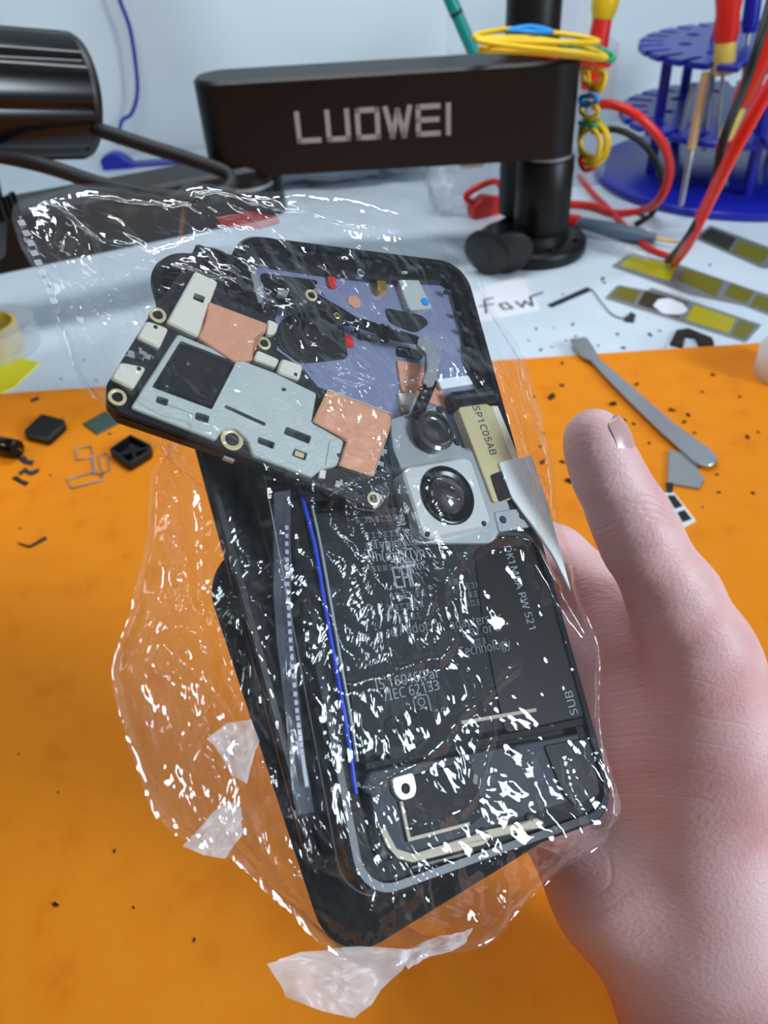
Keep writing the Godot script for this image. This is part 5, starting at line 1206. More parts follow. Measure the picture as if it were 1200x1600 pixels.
	# small components in the open strips of the board
	var strips := [[Vector3(-0.05908, 0.05274, 0.008), Vector3(-0.05469, 0.06024, 0.008), Vector3(-0.05769, 0.0542, 0.008), Vector3(-0.06025, 0.05067, 0.008)], [Vector3(-0.07036, 0.04012, 0.008), Vector3(-0.06572, 0.0391, 0.008), Vector3(-0.06984, 0.03891, 0.008), Vector3(-0.07187, 0.03881, 0.008)], [Vector3(-0.01095, 0.02041, 0.008), Vector3(-0.01572, 0.01002, 0.008), Vector3(-0.01071, 0.01696, 0.008), Vector3(-0.01359, 0.01279, 0.008)], [Vector3(-0.0299, 0.01053, 0.008), Vector3(-0.01997, 0.00561, 0.008), Vector3(-0.02453, 0.00824, 0.008), Vector3(-0.02812, 0.00727, 0.008)], [Vector3(-0.06875, 0.04207, 0.008), Vector3(-0.06624, 0.0383, 0.008), Vector3(-0.06743, 0.03965, 0.008), Vector3(-0.06432, 0.03917, 0.008)]]
	var kinds := [box(0.0011, 0.0007, 0.0005), box(0.0007, 0.0005, 0.0004), box(0.0016, 0.0012, 0.0006)]
	for s in strips:
		for k in 14:
			var u := rng.randf()
			var p: Vector3 = s[0].lerp(s[1], u).lerp(s[2].lerp(s[3], rng.randf()), rng.randf() * 0.6)
			var c := obj("component", kinds[rng.randi() % 3], [M.chip_blue, M.chip, M.tin][rng.randi() % 3], t, p + Vector3(0, 0, 0.0003))
			c.rotation.z = -0.42 + (PI / 2 if rng.randf() < 0.5 else 0.0)
	plate("flex_socket", [Vector2(-0.03084, 0.01168), Vector2(-0.02926, 0.01131), Vector2(-0.03004, 0.00927), Vector2(-0.0316, 0.00964)], 0.0080, 0.0088, M.cream, t, 0.0001)
	plate("side_pin", [Vector2(-0.05219, 0.01669), Vector2(-0.04998, 0.01571), Vector2(-0.05024, 0.0151), Vector2(-0.05244, 0.01608)], 0.0050, 0.0062, M.tin, t)

func loose_parts() -> void:
	# long flex ribbon with its buttons lying over the phone
	var t := thing("flex_ribbon", "thin black flex ribbon with small connectors crossing the phone's upper part", "flex cable", PHONE)
	plate("ribbon", [Vector2(-0.0276, 0.06528), Vector2(-0.02373, 0.06837), Vector2(-0.01803, 0.06471), Vector2(-0.01127, 0.06087), Vector2(-0.00618, 0.05757), Vector2(0.0123, 0.05331), Vector2(0.01267, 0.05071), Vector2(0.00442, 0.05142), Vector2(-0.00954, 0.05576), Vector2(-0.01558, 0.05436), Vector2(-0.02148, 0.05714), Vector2(-0.02612, 0.0592)], 0.0010, 0.0016, M.flex, t, 0.0001, 0.001)
	plate("ribbon_end", [Vector2(0.01228, 0.03997), Vector2(0.01465, 0.03926), Vector2(0.0064, 0.02777), Vector2(0.00277, 0.02869), Vector2(0.00971, 0.03833)], 0.0010, 0.0016, M.flex, t, 0.0001, 0.0006)
	plate("stiffener", [Vector2(0.01194, 0.05285), Vector2(0.01545, 0.05226), Vector2(0.01782, 0.04673), Vector2(0.01413, 0.03982), Vector2(0.01206, 0.03702), Vector2(0.00909, 0.03849), Vector2(0.01204, 0.04309), Vector2(0.01299, 0.0481), Vector2(0.01051, 0.04996)], 0.0010, 0.0020, M.steel_dull, t, 0.0002, 0.001)
	eyelet(t, Vector3(-0.0192, 0.06312, 0.0018), 0.0017, M.gold)
	eyelet(t, Vector3(-0.01289, 0.05751, 0.0018), 0.0009, M.gold_bright)
	eyelet(t, Vector3(0.00818, 0.03703, 0.0018), 0.0006, M.gold_bright)
	plate("connector", [Vector2(-0.02842, 0.06399), Vector2(-0.02566, 0.06351), Vector2(-0.02677, 0.06152), Vector2(-0.02915, 0.06204)], 0.0014, 0.0026, M.tin, t, 0.0002)
	plate("connector", [Vector2(-0.03229, 0.06026), Vector2(-0.02852, 0.05986), Vector2(-0.03132, 0.05447), Vector2(-0.0346, 0.0553)], 0.0006, 0.0022, M.chip, t, 0.0002, 0.0004)
	for e in [Vector3(-0.02401, 0.06114, 0.0018), Vector3(-0.02277, 0.06012, 0.0018), Vector3(-0.02149, 0.06099, 0.0018), Vector3(-0.02499, 0.06257, 0.0018), Vector3(-0.00059, 0.0563, 0.0018), Vector3(0.00091, 0.05582, 0.0018), Vector3(0.00243, 0.05533, 0.0018), Vector3(0.00395, 0.05484, 0.0018), Vector3(0.00548, 0.05435, 0.0018), Vector3(0.00934, 0.0359, 0.0018), Vector3(0.01061, 0.03748, 0.0018), Vector3(0.00797, 0.03395, 0.0018), Vector3(0.0063, 0.03164, 0.0018), Vector3(0.00527, 0.03012, 0.0018)]:
		var c := obj("contact", box(0.0009, 0.0007, 0.0006), [M.tin, M.chip_blue, M.tin][rng.randi() % 3], t, e)
		c.rotation.z = -0.35
	# loose front camera tucked at the phone's upper left corner
	var q := Vector3(-0.04525, 0.06823, 0.004)
	var c := thing("loose_camera", "small loose black camera module at the top left of the phone", "camera module", PHONE * Transform3D(Basis(Vector3.BACK, -0.25), q))
	obj("housing", ext(rrect(0.0098, 0.0098, 0.001, 4), -0.0060, -0.0005, 0.0004), M.black_plastic, c)
	obj("barrel", lathe([Vector2(0.0042, -0.0005), Vector2(0.0042, 0.0008), Vector2(0.0038, 0.0012), Vector2(0.0028, 0.0012), Vector2(0.0026, 0.0006), Vector2(0.0014, 0.0006)], 32, true), M.black_gloss, c)
	obj("lens", lathe([Vector2(0.0015, 0.0006), Vector2(0.0008, 0.0009), Vector2(0, 0.001)], 24, true), M.lens, c)

# ------------------------------------------------------------------ the bag
func inside_rect(p: Vector2, w: float, h: float) -> bool:
	return absf(p.x) < w / 2 and absf(p.y) < h / 2

func bag() -> void:
	var outline := [Vector2(-0.0897, 0.08114), Vector2(-0.08255, 0.08456), Vector2(-0.06925, 0.08672), Vector2(-0.05333, 0.08832), Vector2(-0.0444, 0.09193), Vector2(-0.02214, 0.09476), Vector2(-0.00606, 0.09563), Vector2(0.0065, 0.09493), Vector2(0.02348, 0.09058), Vector2(0.03573, 0.0829), Vector2(0.04151, 0.07314), Vector2(0.04509, 0.06273), Vector2(0.04958, 0.04665), Vector2(0.05253, 0.03252), Vector2(0.0501, 0.02401), Vector2(0.04907, 0.01157), Vector2(0.04912, -0.00453), Vector2(0.04976, -0.01919), Vector2(0.05004, -0.0343), Vector2(0.0468, -0.05278), Vector2(0.04406, -0.06946), Vector2(0.04188, -0.0854), Vector2(0.02183, -0.08981), Vector2(0.0037, -0.09484), Vector2(-0.00434, -0.09793), Vector2(-0.01629, -0.09712), Vector2(-0.02617, -0.09629), Vector2(-0.03528, -0.0946), Vector2(-0.04355, -0.09119), Vector2(-0.04948, -0.08498), Vector2(-0.05344, -0.07653), Vector2(-0.05748, -0.06988), Vector2(-0.0642, -0.06428), Vector2(-0.06961, -0.0614), Vector2(-0.07572, -0.05116), Vector2(-0.08025, -0.03845), Vector2(-0.08123, -0.02619), Vector2(-0.07596, -0.01432), Vector2(-0.07209, -0.00285), Vector2(-0.06864, 0.00862), Vector2(-0.06507, 0.01606), Vector2(-0.06103, 0.0219), Vector2(-0.06736, 0.02551), Vector2(-0.07439, 0.03106), Vector2(-0.08024, 0.03966), Vector2(-0.08287, 0.05322), Vector2(-0.08617, 0.06789)]
	var border := []
	var loop := []
	for v in outline:
		loop.append(Vector3(v.x, v.y, 0))
	for v in spline(loop, 14, true):
		border.append(Vector2(v.x, v.y))
	var edge_z := func(p: Vector2) -> float: return -0.007 + 0.10 * minf(0.0, p.x + 0.05) * 0.3 - 0.05 * minf(0.0, -p.y - 0.10)
	# what lies under the front sheet and above the back one, on a grid
	var step := 0.0016
	var x0 := -0.096
	var y0 := -0.112
	var nx := 100
	var ny := 134
	var board_poly := PackedVector2Array([Vector2(-0.05589, 0.06184), Vector2(-0.04657, 0.06083), Vector2(-0.03364, 0.05016), Vector2(-0.03535, 0.04142), Vector2(-0.02888, 0.03796), Vector2(-0.02569, 0.03294), Vector2(-0.00705, 0.02582), Vector2(-0.01305, 0.011), Vector2(-0.01156, 0.00828), Vector2(-0.01571, 0.00048), Vector2(-0.01965, -0.00055), Vector2(-0.05157, 0.01401), Vector2(-0.07533, 0.02385), Vector2(-0.07718, 0.02744), Vector2(-0.07662, 0.03213), Vector2(-0.06449, 0.05037)])
	var lo := PackedFloat32Array()
	var hi := PackedFloat32Array()
	var top := PackedFloat32Array()
	var bottom := PackedFloat32Array()
	var inside := PackedByteArray()
	var pb := PackedVector2Array(border)
	var to_cover := Transform2D(deg_to_rad(5.5), Vector2(-0.0125, 0.005)).affine_inverse()
	var to_panel := Transform2D(deg_to_rad(9.0), Vector2(-0.0088, -0.0420)).affine_inverse()
	for j in ny:
		for i in nx:
			var p := Vector2(x0 + i * step, y0 + j * step)
			var h := -1.0
			var l := 1.0
			if inside_rect(p, 0.0785, 0.166):
				h = 0.0006
				l = -0.0090
				if p.y < 0.042 and p.y > -0.005 and p.x > -0.012 and p.x < 0.034:
					h = 0.0046
			if inside_rect(to_cover * p, 0.077, 0.163):
				h = maxf(h, -0.0100)
				l = -0.0140
			if inside_rect(to_panel * p, 0.077, 0.100):
				h = maxf(h, -0.0165)
				l = -0.0230
			if Geometry2D.is_point_in_polygon(p, board_poly):
				h = 0.0106
				l = minf(l, 0.0036)
			if p.distance_to(Vector2(-0.04525, 0.06823)) < 0.0075:
				h = 0.0058
			var ins := Geometry2D.is_point_in_polygon(p, pb)
			inside.append(1 if ins else 0)
			var e: float = edge_z.call(p)
			lo.append(h)
			hi.append(l)
			top.append(maxf(e, h))
			bottom.append(minf(e - 0.002, l))
	# the sheets stretch over it like a skin
	for it in 90:
		for j in range(1, ny - 1):
			for i in range(1, nx - 1):
				var k := j * nx + i
				if inside[k]:
					top[k] = maxf(lo[k], (top[k - 1] + top[k + 1] + top[k - nx] + top[k + nx]) * 0.25)
					bottom[k] = minf(hi[k], (bottom[k - 1] + bottom[k + 1] + bottom[k - nx] + bottom[k + nx]) * 0.25)
	var t := thing("plastic_bag", "crumpled clear plastic bag around the phone parts", "bag", PHONE)
	var sample := func(a: PackedFloat32Array, p: Vector2) -> float:
		var u := clampf((p.x - x0) / step, 0.0, nx - 1.001)
		var v := clampf((p.y - y0) / step, 0.0, ny - 1.001)
		var i := int(u)
		var j := int(v)
		var k := j * nx + i
		return lerpf(lerpf(a[k], a[k + 1], u - i), lerpf(a[k + nx], a[k + nx + 1], u - i), v - j)
	var layers := []
	for e in [[22.0, 0.0042], [52.0, 0.0026], [110.0, 0.0011], [230.0, 0.00022]]:
		var nz := FastNoiseLite.new()
		nz.seed = 5 + layers.size()
		nz.noise_type = FastNoiseLite.TYPE_SIMPLEX_SMOOTH
		nz.fractal_type = FastNoiseLite.FRACTAL_NONE
		nz.frequency = e[0]
		nz.domain_warp_enabled = true
		nz.domain_warp_amplitude = 0.4 / e[0]
		nz.domain_warp_frequency = e[0] * 0.6
		layers.append([nz, e[1]])
	var slack := FastNoiseLite.new()
	slack.seed = 77
	slack.frequency = 22.0
	# long folds: [height, half width, points]
	var folds := [
		[0.0016, 0.0024, [Vector2(-0.01102, -0.02839), Vector2(-0.0058, -0.01875), Vector2(0.00241, -0.01151), Vector2(0.01454, -0.00775), Vector2(0.02833, -0.00887), Vector2(0.0366, -0.01995), Vector2(0.04161, -0.03429)]], [0.0013, 0.0022, [Vector2(-0.03078, 0.00425), Vector2(-0.02101, 0.00858), Vector2(-0.00626, 0.00968), Vector2(0.00833, 0.006)]], [0.0012, 0.0020, [Vector2(0.01615, 0.07285), Vector2(-0.00038, 0.06192), Vector2(-0.01461, 0.05114), Vector2(-0.02624, 0.04102)]], [0.0011, 0.0020, [Vector2(-0.03027, 0.02824), Vector2(-0.01359, 0.0314), Vector2(0.00273, 0.03464), Vector2(0.01438, 0.03918)]],
		[0.0014, 0.0022, [Vector2(-0.0312, -0.03559), Vector2(-0.01985, -0.03717), Vector2(-0.00671, -0.03503), Vector2(-0.00113, -0.02876)]], [0.0014, 0.0022, [Vector2(-0.03003, -0.06009), Vector2(-0.01542, -0.05567), Vector2(0.00671, -0.0441), Vector2(0.0157, -0.04159)]], [0.0014, 0.0022, [Vector2(-0.02286, -0.07056), Vector2(-0.00417, -0.06677), Vector2(0.00417, -0.0522), Vector2(-0.00007, -0.0406)]], [0.0014, 0.0024, [Vector2(-0.06165, 0.02147), Vector2(-0.06168, 0.00124), Vector2(-0.05721, -0.02136), Vector2(-0.05783, -0.03805), Vector2(-0.06574, -0.04835)]], [0.0013, 0.0022, [Vector2(-0.07384, -0.0453), Vector2(-0.06456, -0.04077), Vector2(-0.05504, -0.03443), Vector2(-0.04995, -0.0224)]],
		[0.0013, 0.0022, [Vector2(-0.08312, 0.08067), Vector2(-0.07164, 0.06909), Vector2(-0.05997, 0.06684), Vector2(-0.04749, 0.07566)]], [0.0012, 0.0022, [Vector2(-0.07451, 0.08201), Vector2(-0.06269, 0.08106), Vector2(-0.04054, 0.08727), Vector2(-0.015, 0.08598), Vector2(0.01133, 0.08309)]], [0.0012, 0.0022, [Vector2(-0.08128, 0.0579), Vector2(-0.07266, 0.06034), Vector2(-0.06259, 0.07014)]], [0.0013, 0.0022, [Vector2(0.0399, 0.06834), Vector2(0.04184, 0.05074), Vector2(0.04302, 0.03154), Vector2(0.04116, 0.01714)]]]
	for fo in folds:
		var bb := Rect2(fo[2][0], Vector2.ZERO)
		for v in fo[2]:
			bb = bb.expand(v)
		fo.append(bb.grow(fo[1]))
	var centre := Vector2(-0.012, -0.004)
	var rings := 120
	for side in 2:
		var st := SurfaceTool.new()
		st.begin(Mesh.PRIMITIVE_TRIANGLES)
		var n := border.size()
		for s in rings + 1:
			var f := pow(float(s) / rings, 0.85)
			for k in n:
				var p: Vector2 = centre.lerp(border[k], f)
				var fade := smoothstep(1.0, 0.93, f)
				var e: float = edge_z.call(p)
				var z: float = lerpf(e, sample.call(top if side == 0 else bottom, p), fade)
				var q := Vector3(p.x, p.y, 0.03 * side)
				# folds: sharp where a layer changes sign, smooth between
				var smooth_side := smoothstep(-0.004, 0.014, p.x) * smoothstep(0.014, 0.0, p.y) * smoothstep(-0.068, -0.055, p.y) if side == 0 else 0.0
				var amount := clampf(0.66 + 1.0 * slack.get_noise_3dv(q), 0.2, 1.25) * (1.0 - 0.8 * smooth_side)
				var w := 0.0002
				for l in layers.size():
					var share := 1.0
					if l == 0:
						share = 0.25 + 0.75 * smoothstep(-0.001, -0.006, z) if side == 0 else 0.6
					var ql := q if l == 3 else Vector3(q.x * 1.25 + q.y * 0.35, q.y * 0.62 - q.x * 0.1, q.z)
					w += absf(layers[l][0].get_noise_3dv(ql)) * layers[l][1] * amount * share
				if side == 0:
					for fo in folds:
						if fo[3].has_point(p):
							var near := 1.0
							for m in fo[2].size() - 1:
								near = minf(near, p.distance_to(Geometry2D.get_closest_point_to_segment(p, fo[2][m], fo[2][m + 1])))
							w += fo[0] * maxf(0.0, 1.0 - near / fo[1])
				z += w * (1.0 if side == 0 else -1.0) * maxf(fade, 0.25)
				var slide := Vector2(layers[0][0].get_noise_2d(p.y * 1.7 + 3.0, p.x), layers[0][0].get_noise_2d(p.x * 1.7, p.y + 8.0)) * 0.0022
				st.set_uv((p + slide) * 1.0)
				st.add_vertex(Vector3(p.x + slide.x, p.y + slide.y, z))
		for s in rings:
			for k in n:
				var a := s * n + k
				var b := s * n + (k + 1) % n
				var c := a + n
				var d := b + n
				for v in ([a, b, c, b, d, c] if side == 0 else [a, c, b, b, c, d]):
					st.add_index(v)
		st.generate_normals()
		obj("front_sheet" if side == 0 else "back_sheet", st.commit(), M.film, t)
	# printed red patch at the top, whitish torn flaps, and the folded seam with its dashes
	sheet("red_print", [Vector3(-0.04064, 0.08564, 0), Vector3(-0.03191, 0.08863, 0), Vector3(-0.02299, 0.08845, 0), Vector3(-0.02318, 0.08557, 0), Vector3(-0.0321, 0.08264, 0), Vector3(-0.03995, 0.08265, 0)], M.film_red, t, 0.0006, 71)
	sheet("torn_flap", [Vector3(-0.06874, -0.06174, -0.012), Vector3(-0.06186, -0.05687, -0.012), Vector3(-0.05851, -0.05532, -0.012), Vector3(-0.05515, -0.05744, -0.012), Vector3(-0.05545, -0.06236, -0.012), Vector3(-0.06041, -0.06645, -0.012), Vector3(-0.06475, -0.06454, -0.012)], M.film_white, t, 0.0012, 72)
	sheet("torn_flap", [Vector3(-0.06054, -0.04189, -0.012), Vector3(-0.05536, -0.03946, -0.012), Vector3(-0.05019, -0.03975, -0.012), Vector3(-0.0493, -0.04485, -0.012), Vector3(-0.05332, -0.05292, -0.012), Vector3(-0.05625, -0.05051, -0.012), Vector3(-0.05748, -0.04592, -0.012)], M.film_white, t, 0.0012, 73)
	sheet("torn_flap", [Vector3(-0.05577, -0.08778, -0.01), Vector3(-0.04842, -0.08796, -0.01), Vector3(-0.03543, -0.0908, -0.01), Vector3(-0.02349, -0.09507, -0.01), Vector3(-0.03043, -0.09962, -0.01), Vector3(-0.03909, -0.10368, -0.01), Vector3(-0.04647, -0.09944, -0.01), Vector3(-0.05323, -0.09477, -0.01)], M.film_white, t, 0.0015, 74)
	sheet("torn_flap", [Vector3(-0.02582, -0.09561, -0.012), Vector3(-0.01374, -0.09566, -0.012), Vector3(-0.00487, -0.09672, -0.012), Vector3(-0.00788, -0.09925, -0.012), Vector3(-0.01989, -0.09882, -0.012), Vector3(-0.02497, -0.09875, -0.012)], M.film_white, t, 0.0015, 75)
	var seam := [[Vector3(-0.04084, 0.00863, 0.0034), Vector3(-0.03704, 0.00845, 0.0034), Vector3(-0.03955, -0.00561, 0.0034), Vector3(-0.04186, -0.0201, 0.0034)], [Vector3(-0.04322, -0.00529, 0.0034), Vector3(-0.0457, -0.01961, 0.0034)]]
	sheet("seam_strip", [Vector3(-0.04072, 0.00846, 0.003), Vector3(-0.03663, 0.0089, 0.003), Vector3(-0.04071, -0.01137, 0.003), Vector3(-0.04281, -0.02559, 0.003), Vector3(-0.04434, -0.04185, 0.003), Vector3(-0.0455, -0.05727, 0.003), Vector3(-0.04539, -0.06084, 0.003), Vector3(-0.04908, -0.06069, 0.003), Vector3(-0.04906, -0.05644, 0.003), Vector3(-0.04773, -0.04121, 0.003), Vector3(-0.04661, -0.02505, 0.003), Vector3(-0.04463, -0.01097, 0.003)], M.film_seam, t, 0.0004, 76)
	var along_seam := spline([Vector3(-0.03904, 0.00327, 0.0042), Vector3(-0.04185, -0.01158, 0.0042), Vector3(-0.04392, -0.02567, 0.0042), Vector3(-0.04543, -0.04045, 0.0042), Vector3(-0.04611, -0.05079, 0.0042), Vector3(-0.0463, -0.05586, 0.0042)], 8)
	for k in range(2, along_seam.size() - 1):
		var dd: Vector3 = along_seam[k] - along_seam[k - 1]
		var o := obj("seam_dash", box(0.0008, 0.0010, 0.0001), M.film_dash, t, along_seam[k])
		o.rotation.z = dd.angle_to(Vector3.UP) * (-1.0 if dd.x > 0 else 1.0)
	var flap_line := spline([Vector3(-0.08768, 0.07501, 0.002), Vector3(-0.08632, 0.06989, 0.002), Vector3(-0.08521, 0.06511, 0.002), Vector3(-0.08411, 0.06036, 0.002), Vector3(-0.08302, 0.05565, 0.002)], 2)
	for k in flap_line.size():
		var o := obj("seam_dash", box(0.0015, 0.0014, 0.0001), M.film_dash, t, flap_line[k])
		o.rotation.z = 0.35

func sheet(called: String, pts: Array, m: Material, parent: Node3D, wave: float, seed_: int) -> void:
	# a small rumpled piece of film spanning an outline
	var c := Vector3.ZERO
	for p in pts:
		c += p
	c /= pts.size()
	var border := []
	for k in pts.size():
		for e in 5:
			border.append(pts[k].lerp(pts[(k + 1) % pts.size()], e / 5.0))
	var n := FastNoiseLite.new()
	n.seed = seed_
	n.frequency = 90.0
	var st := SurfaceTool.new()
	st.begin(Mesh.PRIMITIVE_TRIANGLES)
	var rings := 10
	for s in rings + 1:
		for b in border:
			var p: Vector3 = c.lerp(b, float(s) / rings)
			p.z += (n.get_noise_2d(p.x, p.y) + 0.6 * absf(n.get_noise_2d(p.x * 2.3 + 5.0, p.y * 2.3))) * wave * 2.0
			st.set_uv(Vector2(p.x, p.y))
			st.add_vertex(p)
	var k := border.size()
	for s in rings:
		for i in k:
			var a := s * k + i
			var b2 := s * k + (i + 1) % k
			for v in [a, b2, a + k, b2, b2 + k, a + k]:
				st.add_index(v)
	st.generate_normals()
	obj(called, st.commit(), m, parent)

# ------------------------------------------------------------------ the hand
var G := {}

func grid_start(lo: Vector3, hi: Vector3, cell: float) -> void:
	var n := Vector3i(((hi - lo) / cell).ceil()) + Vector3i.ONE
	G = {"lo": lo, "cell": cell, "n": n}

func bone_field(bones: Array, k: float) -> PackedFloat32Array:
	# smooth union of tapered capsules [a, ra, b, rb]
	var n: Vector3i = G.n
	var cell: float = G.cell
	var lo: Vector3 = G.lo
	var d := PackedFloat32Array()
	d.resize(n.x * n.y * n.z)
	d.fill(0.03)
	for e in bones:
		var a: Vector3 = e[0]
		var b: Vector3 = e[2]
		var ra: float = e[1]
		var rb: float = e[3]
		var m := maxf(ra, rb) + 0.012
		var i0 := Vector3i(((a.min(b) - Vector3.ONE * m - lo) / cell).floor()).clamp(Vector3i.ZERO, n - Vector3i.ONE)
		var i1 := Vector3i(((a.max(b) + Vector3.ONE * m - lo) / cell).ceil()).clamp(Vector3i.ZERO, n - Vector3i.ONE)
		var ab := b - a
		var l2 := maxf(ab.length_squared(), 1e-9)
		for z in range(i0.z, i1.z + 1):
			for y in range(i0.y, i1.y + 1):
				var row := (z * n.y + y) * n.x
				for x in range(i0.x, i1.x + 1):
					var p := lo + Vector3(x, y, z) * cell - a
					var t := clampf(p.dot(ab) / l2, 0.0, 1.0)
					var v := (p - ab * t).length() - lerpf(ra, rb, t)
					var o := d[row + x]
					var h := maxf(k - absf(v - o), 0.0) / k
					d[row + x] = minf(v, o) - h * h * k * 0.25
	return d

func merge(a: PackedFloat32Array, b: PackedFloat32Array, k: float) -> PackedFloat32Array:
	for i in a.size():
		var v := b[i]
		if v < 0.029:
			var o := a[i]
			var h := maxf(k - absf(v - o), 0.0) / k
			a[i] = minf(v, o) - h * h * k * 0.25
	return a

func nets(d: PackedFloat32Array) -> ArrayMesh:
	var n: Vector3i = G.n
	var cell: float = G.cell
	var lo: Vector3 = G.lo
	var at := PackedInt32Array()
	at.resize(d.size())
	at.fill(-1)
	var verts := PackedVector3Array()
	var norms := PackedVector3Array()
	var sx := 1
	var sy := n.x
	var sz := n.x * n.y
	var corner := [0, sx, sy, sx + sy, sz, sx + sz, sy + sz, sx + sy + sz]
	var offs := [Vector3(0, 0, 0), Vector3(1, 0, 0), Vector3(0, 1, 0), Vector3(1, 1, 0), Vector3(0, 0, 1), Vector3(1, 0, 1), Vector3(0, 1, 1), Vector3(1, 1, 1)]
	var edges := [[0, 1], [2, 3], [4, 5], [6, 7], [0, 2], [1, 3], [4, 6], [5, 7], [0, 4], [1, 5], [2, 6], [3, 7]]
	for z in range(1, n.z - 2):
		for y in range(1, n.y - 2):
			for x in range(1, n.x - 2):
				var i := z * sz + y * sy + x
				if absf(d[i]) > cell * 2.0:
					continue
				var neg := 0
				for c in corner:
					if d[i + c] < 0:
						neg += 1
				if neg == 0 or neg == 8:
					continue
				var sum := Vector3.ZERO
				var cnt := 0
				for e in edges:
					var a := d[i + corner[e[0]]]
					var b := d[i + corner[e[1]]]
					if (a < 0) != (b < 0):
						sum += offs[e[0]].lerp(offs[e[1]], a / (a - b))
						cnt += 1
				at[i] = verts.size()
				verts.append(lo + (Vector3(x, y, z) + sum / cnt) * cell)
				norms.append(Vector3((d[i + 2] + d[i + 1] - d[i] - d[i - 1]), (d[i + 2 * sy] + d[i + sy] - d[i] - d[i - sy]), (d[i + 2 * sz] + d[i + sz] - d[i] - d[i - sz])).normalized())
	var index := PackedInt32Array()
	for z in range(1, n.z - 2):
		for y in range(1, n.y - 2):
			for x in range(1, n.x - 2):
				var i := z * sz + y * sy + x
				if at[i] < 0:
					continue
				var inside := d[i] < 0
				for e in [[sx, sy, sz], [sy, sz, sx], [sz, sx, sy]]:
					if (d[i + e[0]] < 0) == inside:
						continue
					var a := at[i]
					var b := at[i - e[1]]
					var c := at[i - e[1] - e[2]]
					var f := at[i - e[2]]
					if b < 0 or c < 0 or f < 0:
						continue
					if inside:
						index.append_array([a, c, b, a, f, c])
					else:
						index.append_array([a, b, c, a, c, f])
	var arrays := []
	arrays.resize(Mesh.ARRAY_MAX)
	arrays[Mesh.ARRAY_VERTEX] = verts
	arrays[Mesh.ARRAY_NORMAL] = norms
	arrays[Mesh.ARRAY_INDEX] = index
	var m := ArrayMesh.new()
	m.add_surface_from_arrays(Mesh.PRIMITIVE_TRIANGLES, arrays)
	return m

func chain(joints: Array) -> Array:
	var b := []
	for k in joints.size() - 1:
		b.append([joints[k][0], joints[k][1], joints[k + 1][0], joints[k + 1][1]])
	return b

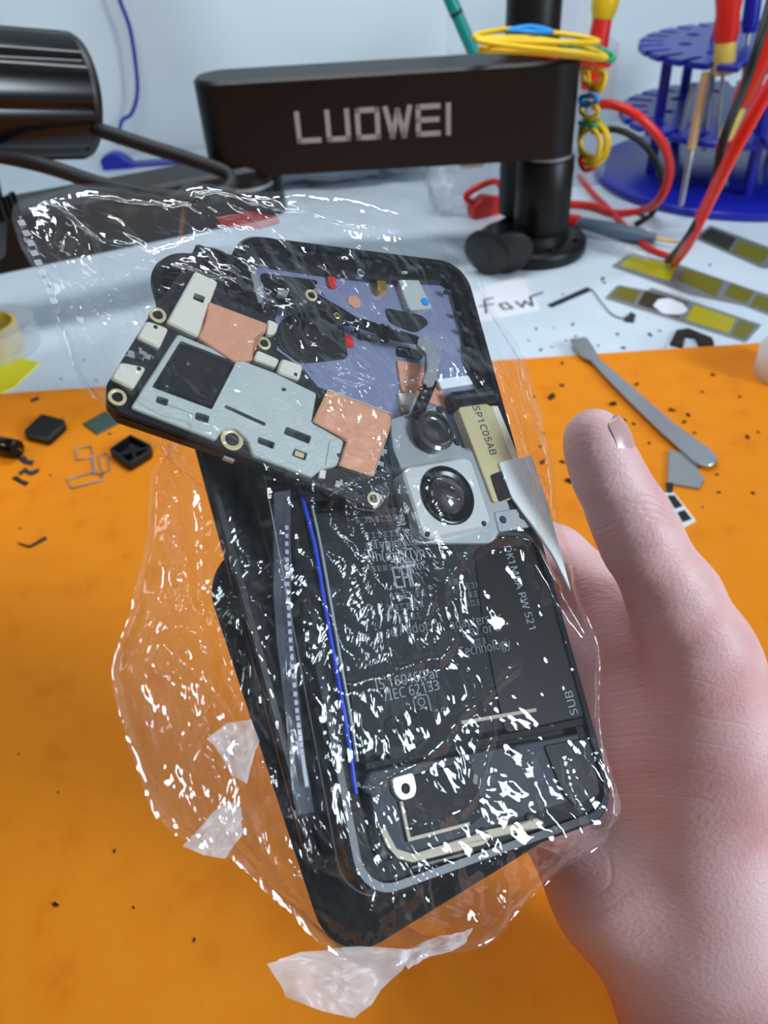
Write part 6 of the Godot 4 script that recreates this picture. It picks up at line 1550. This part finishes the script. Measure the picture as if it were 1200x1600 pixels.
func hand() -> void:
	var wrist := Vector3(0.09459, 0.04248, -0.08043)
	var t := thing("person", "bare right hand holding the bag from the right, thumb pointing up", "person", Transform3D(Basis(), wrist))
	# palm: wrist, ball of the thumb, heel, knuckle row behind the phone
	var elbow := wrist + Vector3(0.10, 0.004, 0.12)
	var knuckle := [Vector3(0.07841, 0.12855, -0.16179), Vector3(0.07104, 0.10452, -0.15599), Vector3(0.06057, 0.08643, -0.14341), Vector3(0.05205, 0.07527, -0.12883)]
	var palm := [
		[elbow, 0.036, wrist, 0.0285], [wrist, 0.0285, Vector3(0.09111, 0.06804, -0.1058), 0.0235],
		[Vector3(0.09111, 0.06804, -0.1058), 0.0235, Vector3(0.09394, 0.10385, -0.13193), 0.0215], [Vector3(0.09394, 0.10385, -0.13193), 0.0215, Vector3(0.09103, 0.12905, -0.14393), 0.0170],
		[Vector3(0.0848, 0.0822, -0.12159), 0.0195, Vector3(0.08219, 0.1084, -0.14358), 0.0165],
		[Vector3(0.0851, 0.04648, -0.09031), 0.0225, Vector3(0.065, 0.06466, -0.1121), 0.0190], [Vector3(0.065, 0.06466, -0.1121), 0.0190, knuckle[3], 0.013],
		[Vector3(0.08331, 0.06914, -0.11585), 0.0175, knuckle[2], 0.0125], [Vector3(0.08604, 0.07678, -0.12227), 0.0175, knuckle[1], 0.0125], [Vector3(0.08931, 0.09754, -0.13185), 0.016, knuckle[0], 0.0125],
		[knuckle[0], 0.012, knuckle[1], 0.012], [knuckle[1], 0.012, knuckle[2], 0.012], [knuckle[2], 0.012, knuckle[3], 0.012]]
	var fingers := [
		chain([[knuckle[0], 0.0118], [Vector3(0.05714, 0.1324, -0.1929), 0.0105], [Vector3(0.04174, 0.14547, -0.19357), 0.0095], [Vector3(0.02018, 0.15874, -0.18999), 0.0088], [Vector3(0.00805, 0.16621, -0.187), 0.0075]]),
		chain([[knuckle[1], 0.0118], [Vector3(0.04493, 0.12379, -0.16908), 0.0105], [Vector3(0.02593, 0.14033, -0.1694), 0.0096], [Vector3(0.00631, 0.15311, -0.1683), 0.0088], [Vector3(-0.00659, 0.16205, -0.16581), 0.0076]]),
		chain([[knuckle[2], 0.0112], [Vector3(0.03542, 0.11765, -0.14795), 0.010], [Vector3(0.01568, 0.13473, -0.14838), 0.009], [Vector3(-0.00085, 0.14626, -0.14743), 0.0084], [Vector3(-0.01209, 0.15423, -0.14629), 0.0072]]),
		chain([[knuckle[3], 0.0105], [Vector3(0.02868, 0.11065, -0.12843), 0.0086], [Vector3(0.01376, 0.12557, -0.13054), 0.0078], [Vector3(0.00135, 0.13533, -0.13115), 0.0072], [Vector3(-0.00718, 0.14177, -0.13039), 0.0064]]),
		chain([[Vector3(0.09164, 0.11019, -0.13463), 0.0185], [Vector3(0.08664, 0.13935, -0.14539), 0.0148], [Vector3(0.0806, 0.1528, -0.15146), 0.0126], [Vector3(0.07055, 0.16951, -0.15895), 0.0107], [Vector3(0.06692, 0.17661, -0.16361), 0.0101], [Vector3(0.06192, 0.18565, -0.16923), 0.0091], [Vector3(0.05933, 0.19173, -0.17369), 0.0082], [Vector3(0.0585, 0.1942, -0.17575), 0.0076]])]
	var lo := Vector3.ONE * 10.0
	var hi := -lo
	for g in [palm] + fingers:
		for e in g:
			for v in [e[0], e[2]]:
				lo = lo.min(v)
				hi = hi.max(v)
	grid_start(lo - Vector3.ONE * 0.034, hi + Vector3.ONE * 0.03, 0.002)
	var d := bone_field(palm, 0.012)
	for g in fingers:
		d = merge(d, bone_field(g, 0.004), 0.006)
	var m := nets(d)
	var arrays := m.surface_get_arrays(0)
	var uv := PackedVector2Array()
	for v in arrays[Mesh.ARRAY_VERTEX]:
		uv.append(skin_uv(v))
	arrays[Mesh.ARRAY_TEX_UV] = uv
	m = ArrayMesh.new()
	m.add_surface_from_arrays(Mesh.PRIMITIVE_TRIANGLES, arrays)
	var body := obj("hand", m, M.skin, t)
	body.position = -wrist
	# thumb nail, seen from its edge
	var nail := SurfaceTool.new()
	nail.begin(Mesh.PRIMITIVE_TRIANGLES)
	var rows := 12
	for i in rows + 1:
		for j in rows + 1:
			var u := float(i) / rows * 2.0 - 1.0
			var v := float(j) / rows * 2.0 - 1.0
			var w := 0.0056 * sqrt(maxf(0.0, 1.0 - pow(absf(v), 5.0))) * (1.0 - 0.12 * v)
			nail.add_vertex(Vector3(u * w, v * 0.0062, -u * u * 0.0023 - maxf(v, 0.0) * v * 0.0012 - maxf(-v, 0.0) * -v * 0.0006))
	for i in rows:
		for j in rows:
			var a := i * (rows + 1) + j
			for v in [a, a + 1, a + rows + 1, a + 1, a + rows + 2, a + rows + 1]:
				nail.add_index(v)
	nail.generate_normals()
	var up := (Vector3(0.05832, 0.19421, -0.17576) - Vector3(0.06189, 0.18525, -0.1689)).normalized()
	var side := (Vector3(0.07849, 0.19608, -0.17733) - Vector3(0.06055, 0.19167, -0.17363)).normalized() * 0.85 + (Vector3(0.05538, 0.20094, -0.16118) - Vector3(0.05968, 0.19171, -0.17367)).normalized() * 0.55
	var out := (side - up * side.dot(up)).normalized()
	var nn := obj("thumb_nail", nail.commit(), M.nail, t)
	nn.transform = Transform3D(up.cross(out), up, out, Vector3(0.05936, 0.19213, -0.17402) + out * 0.0097 - wrist)
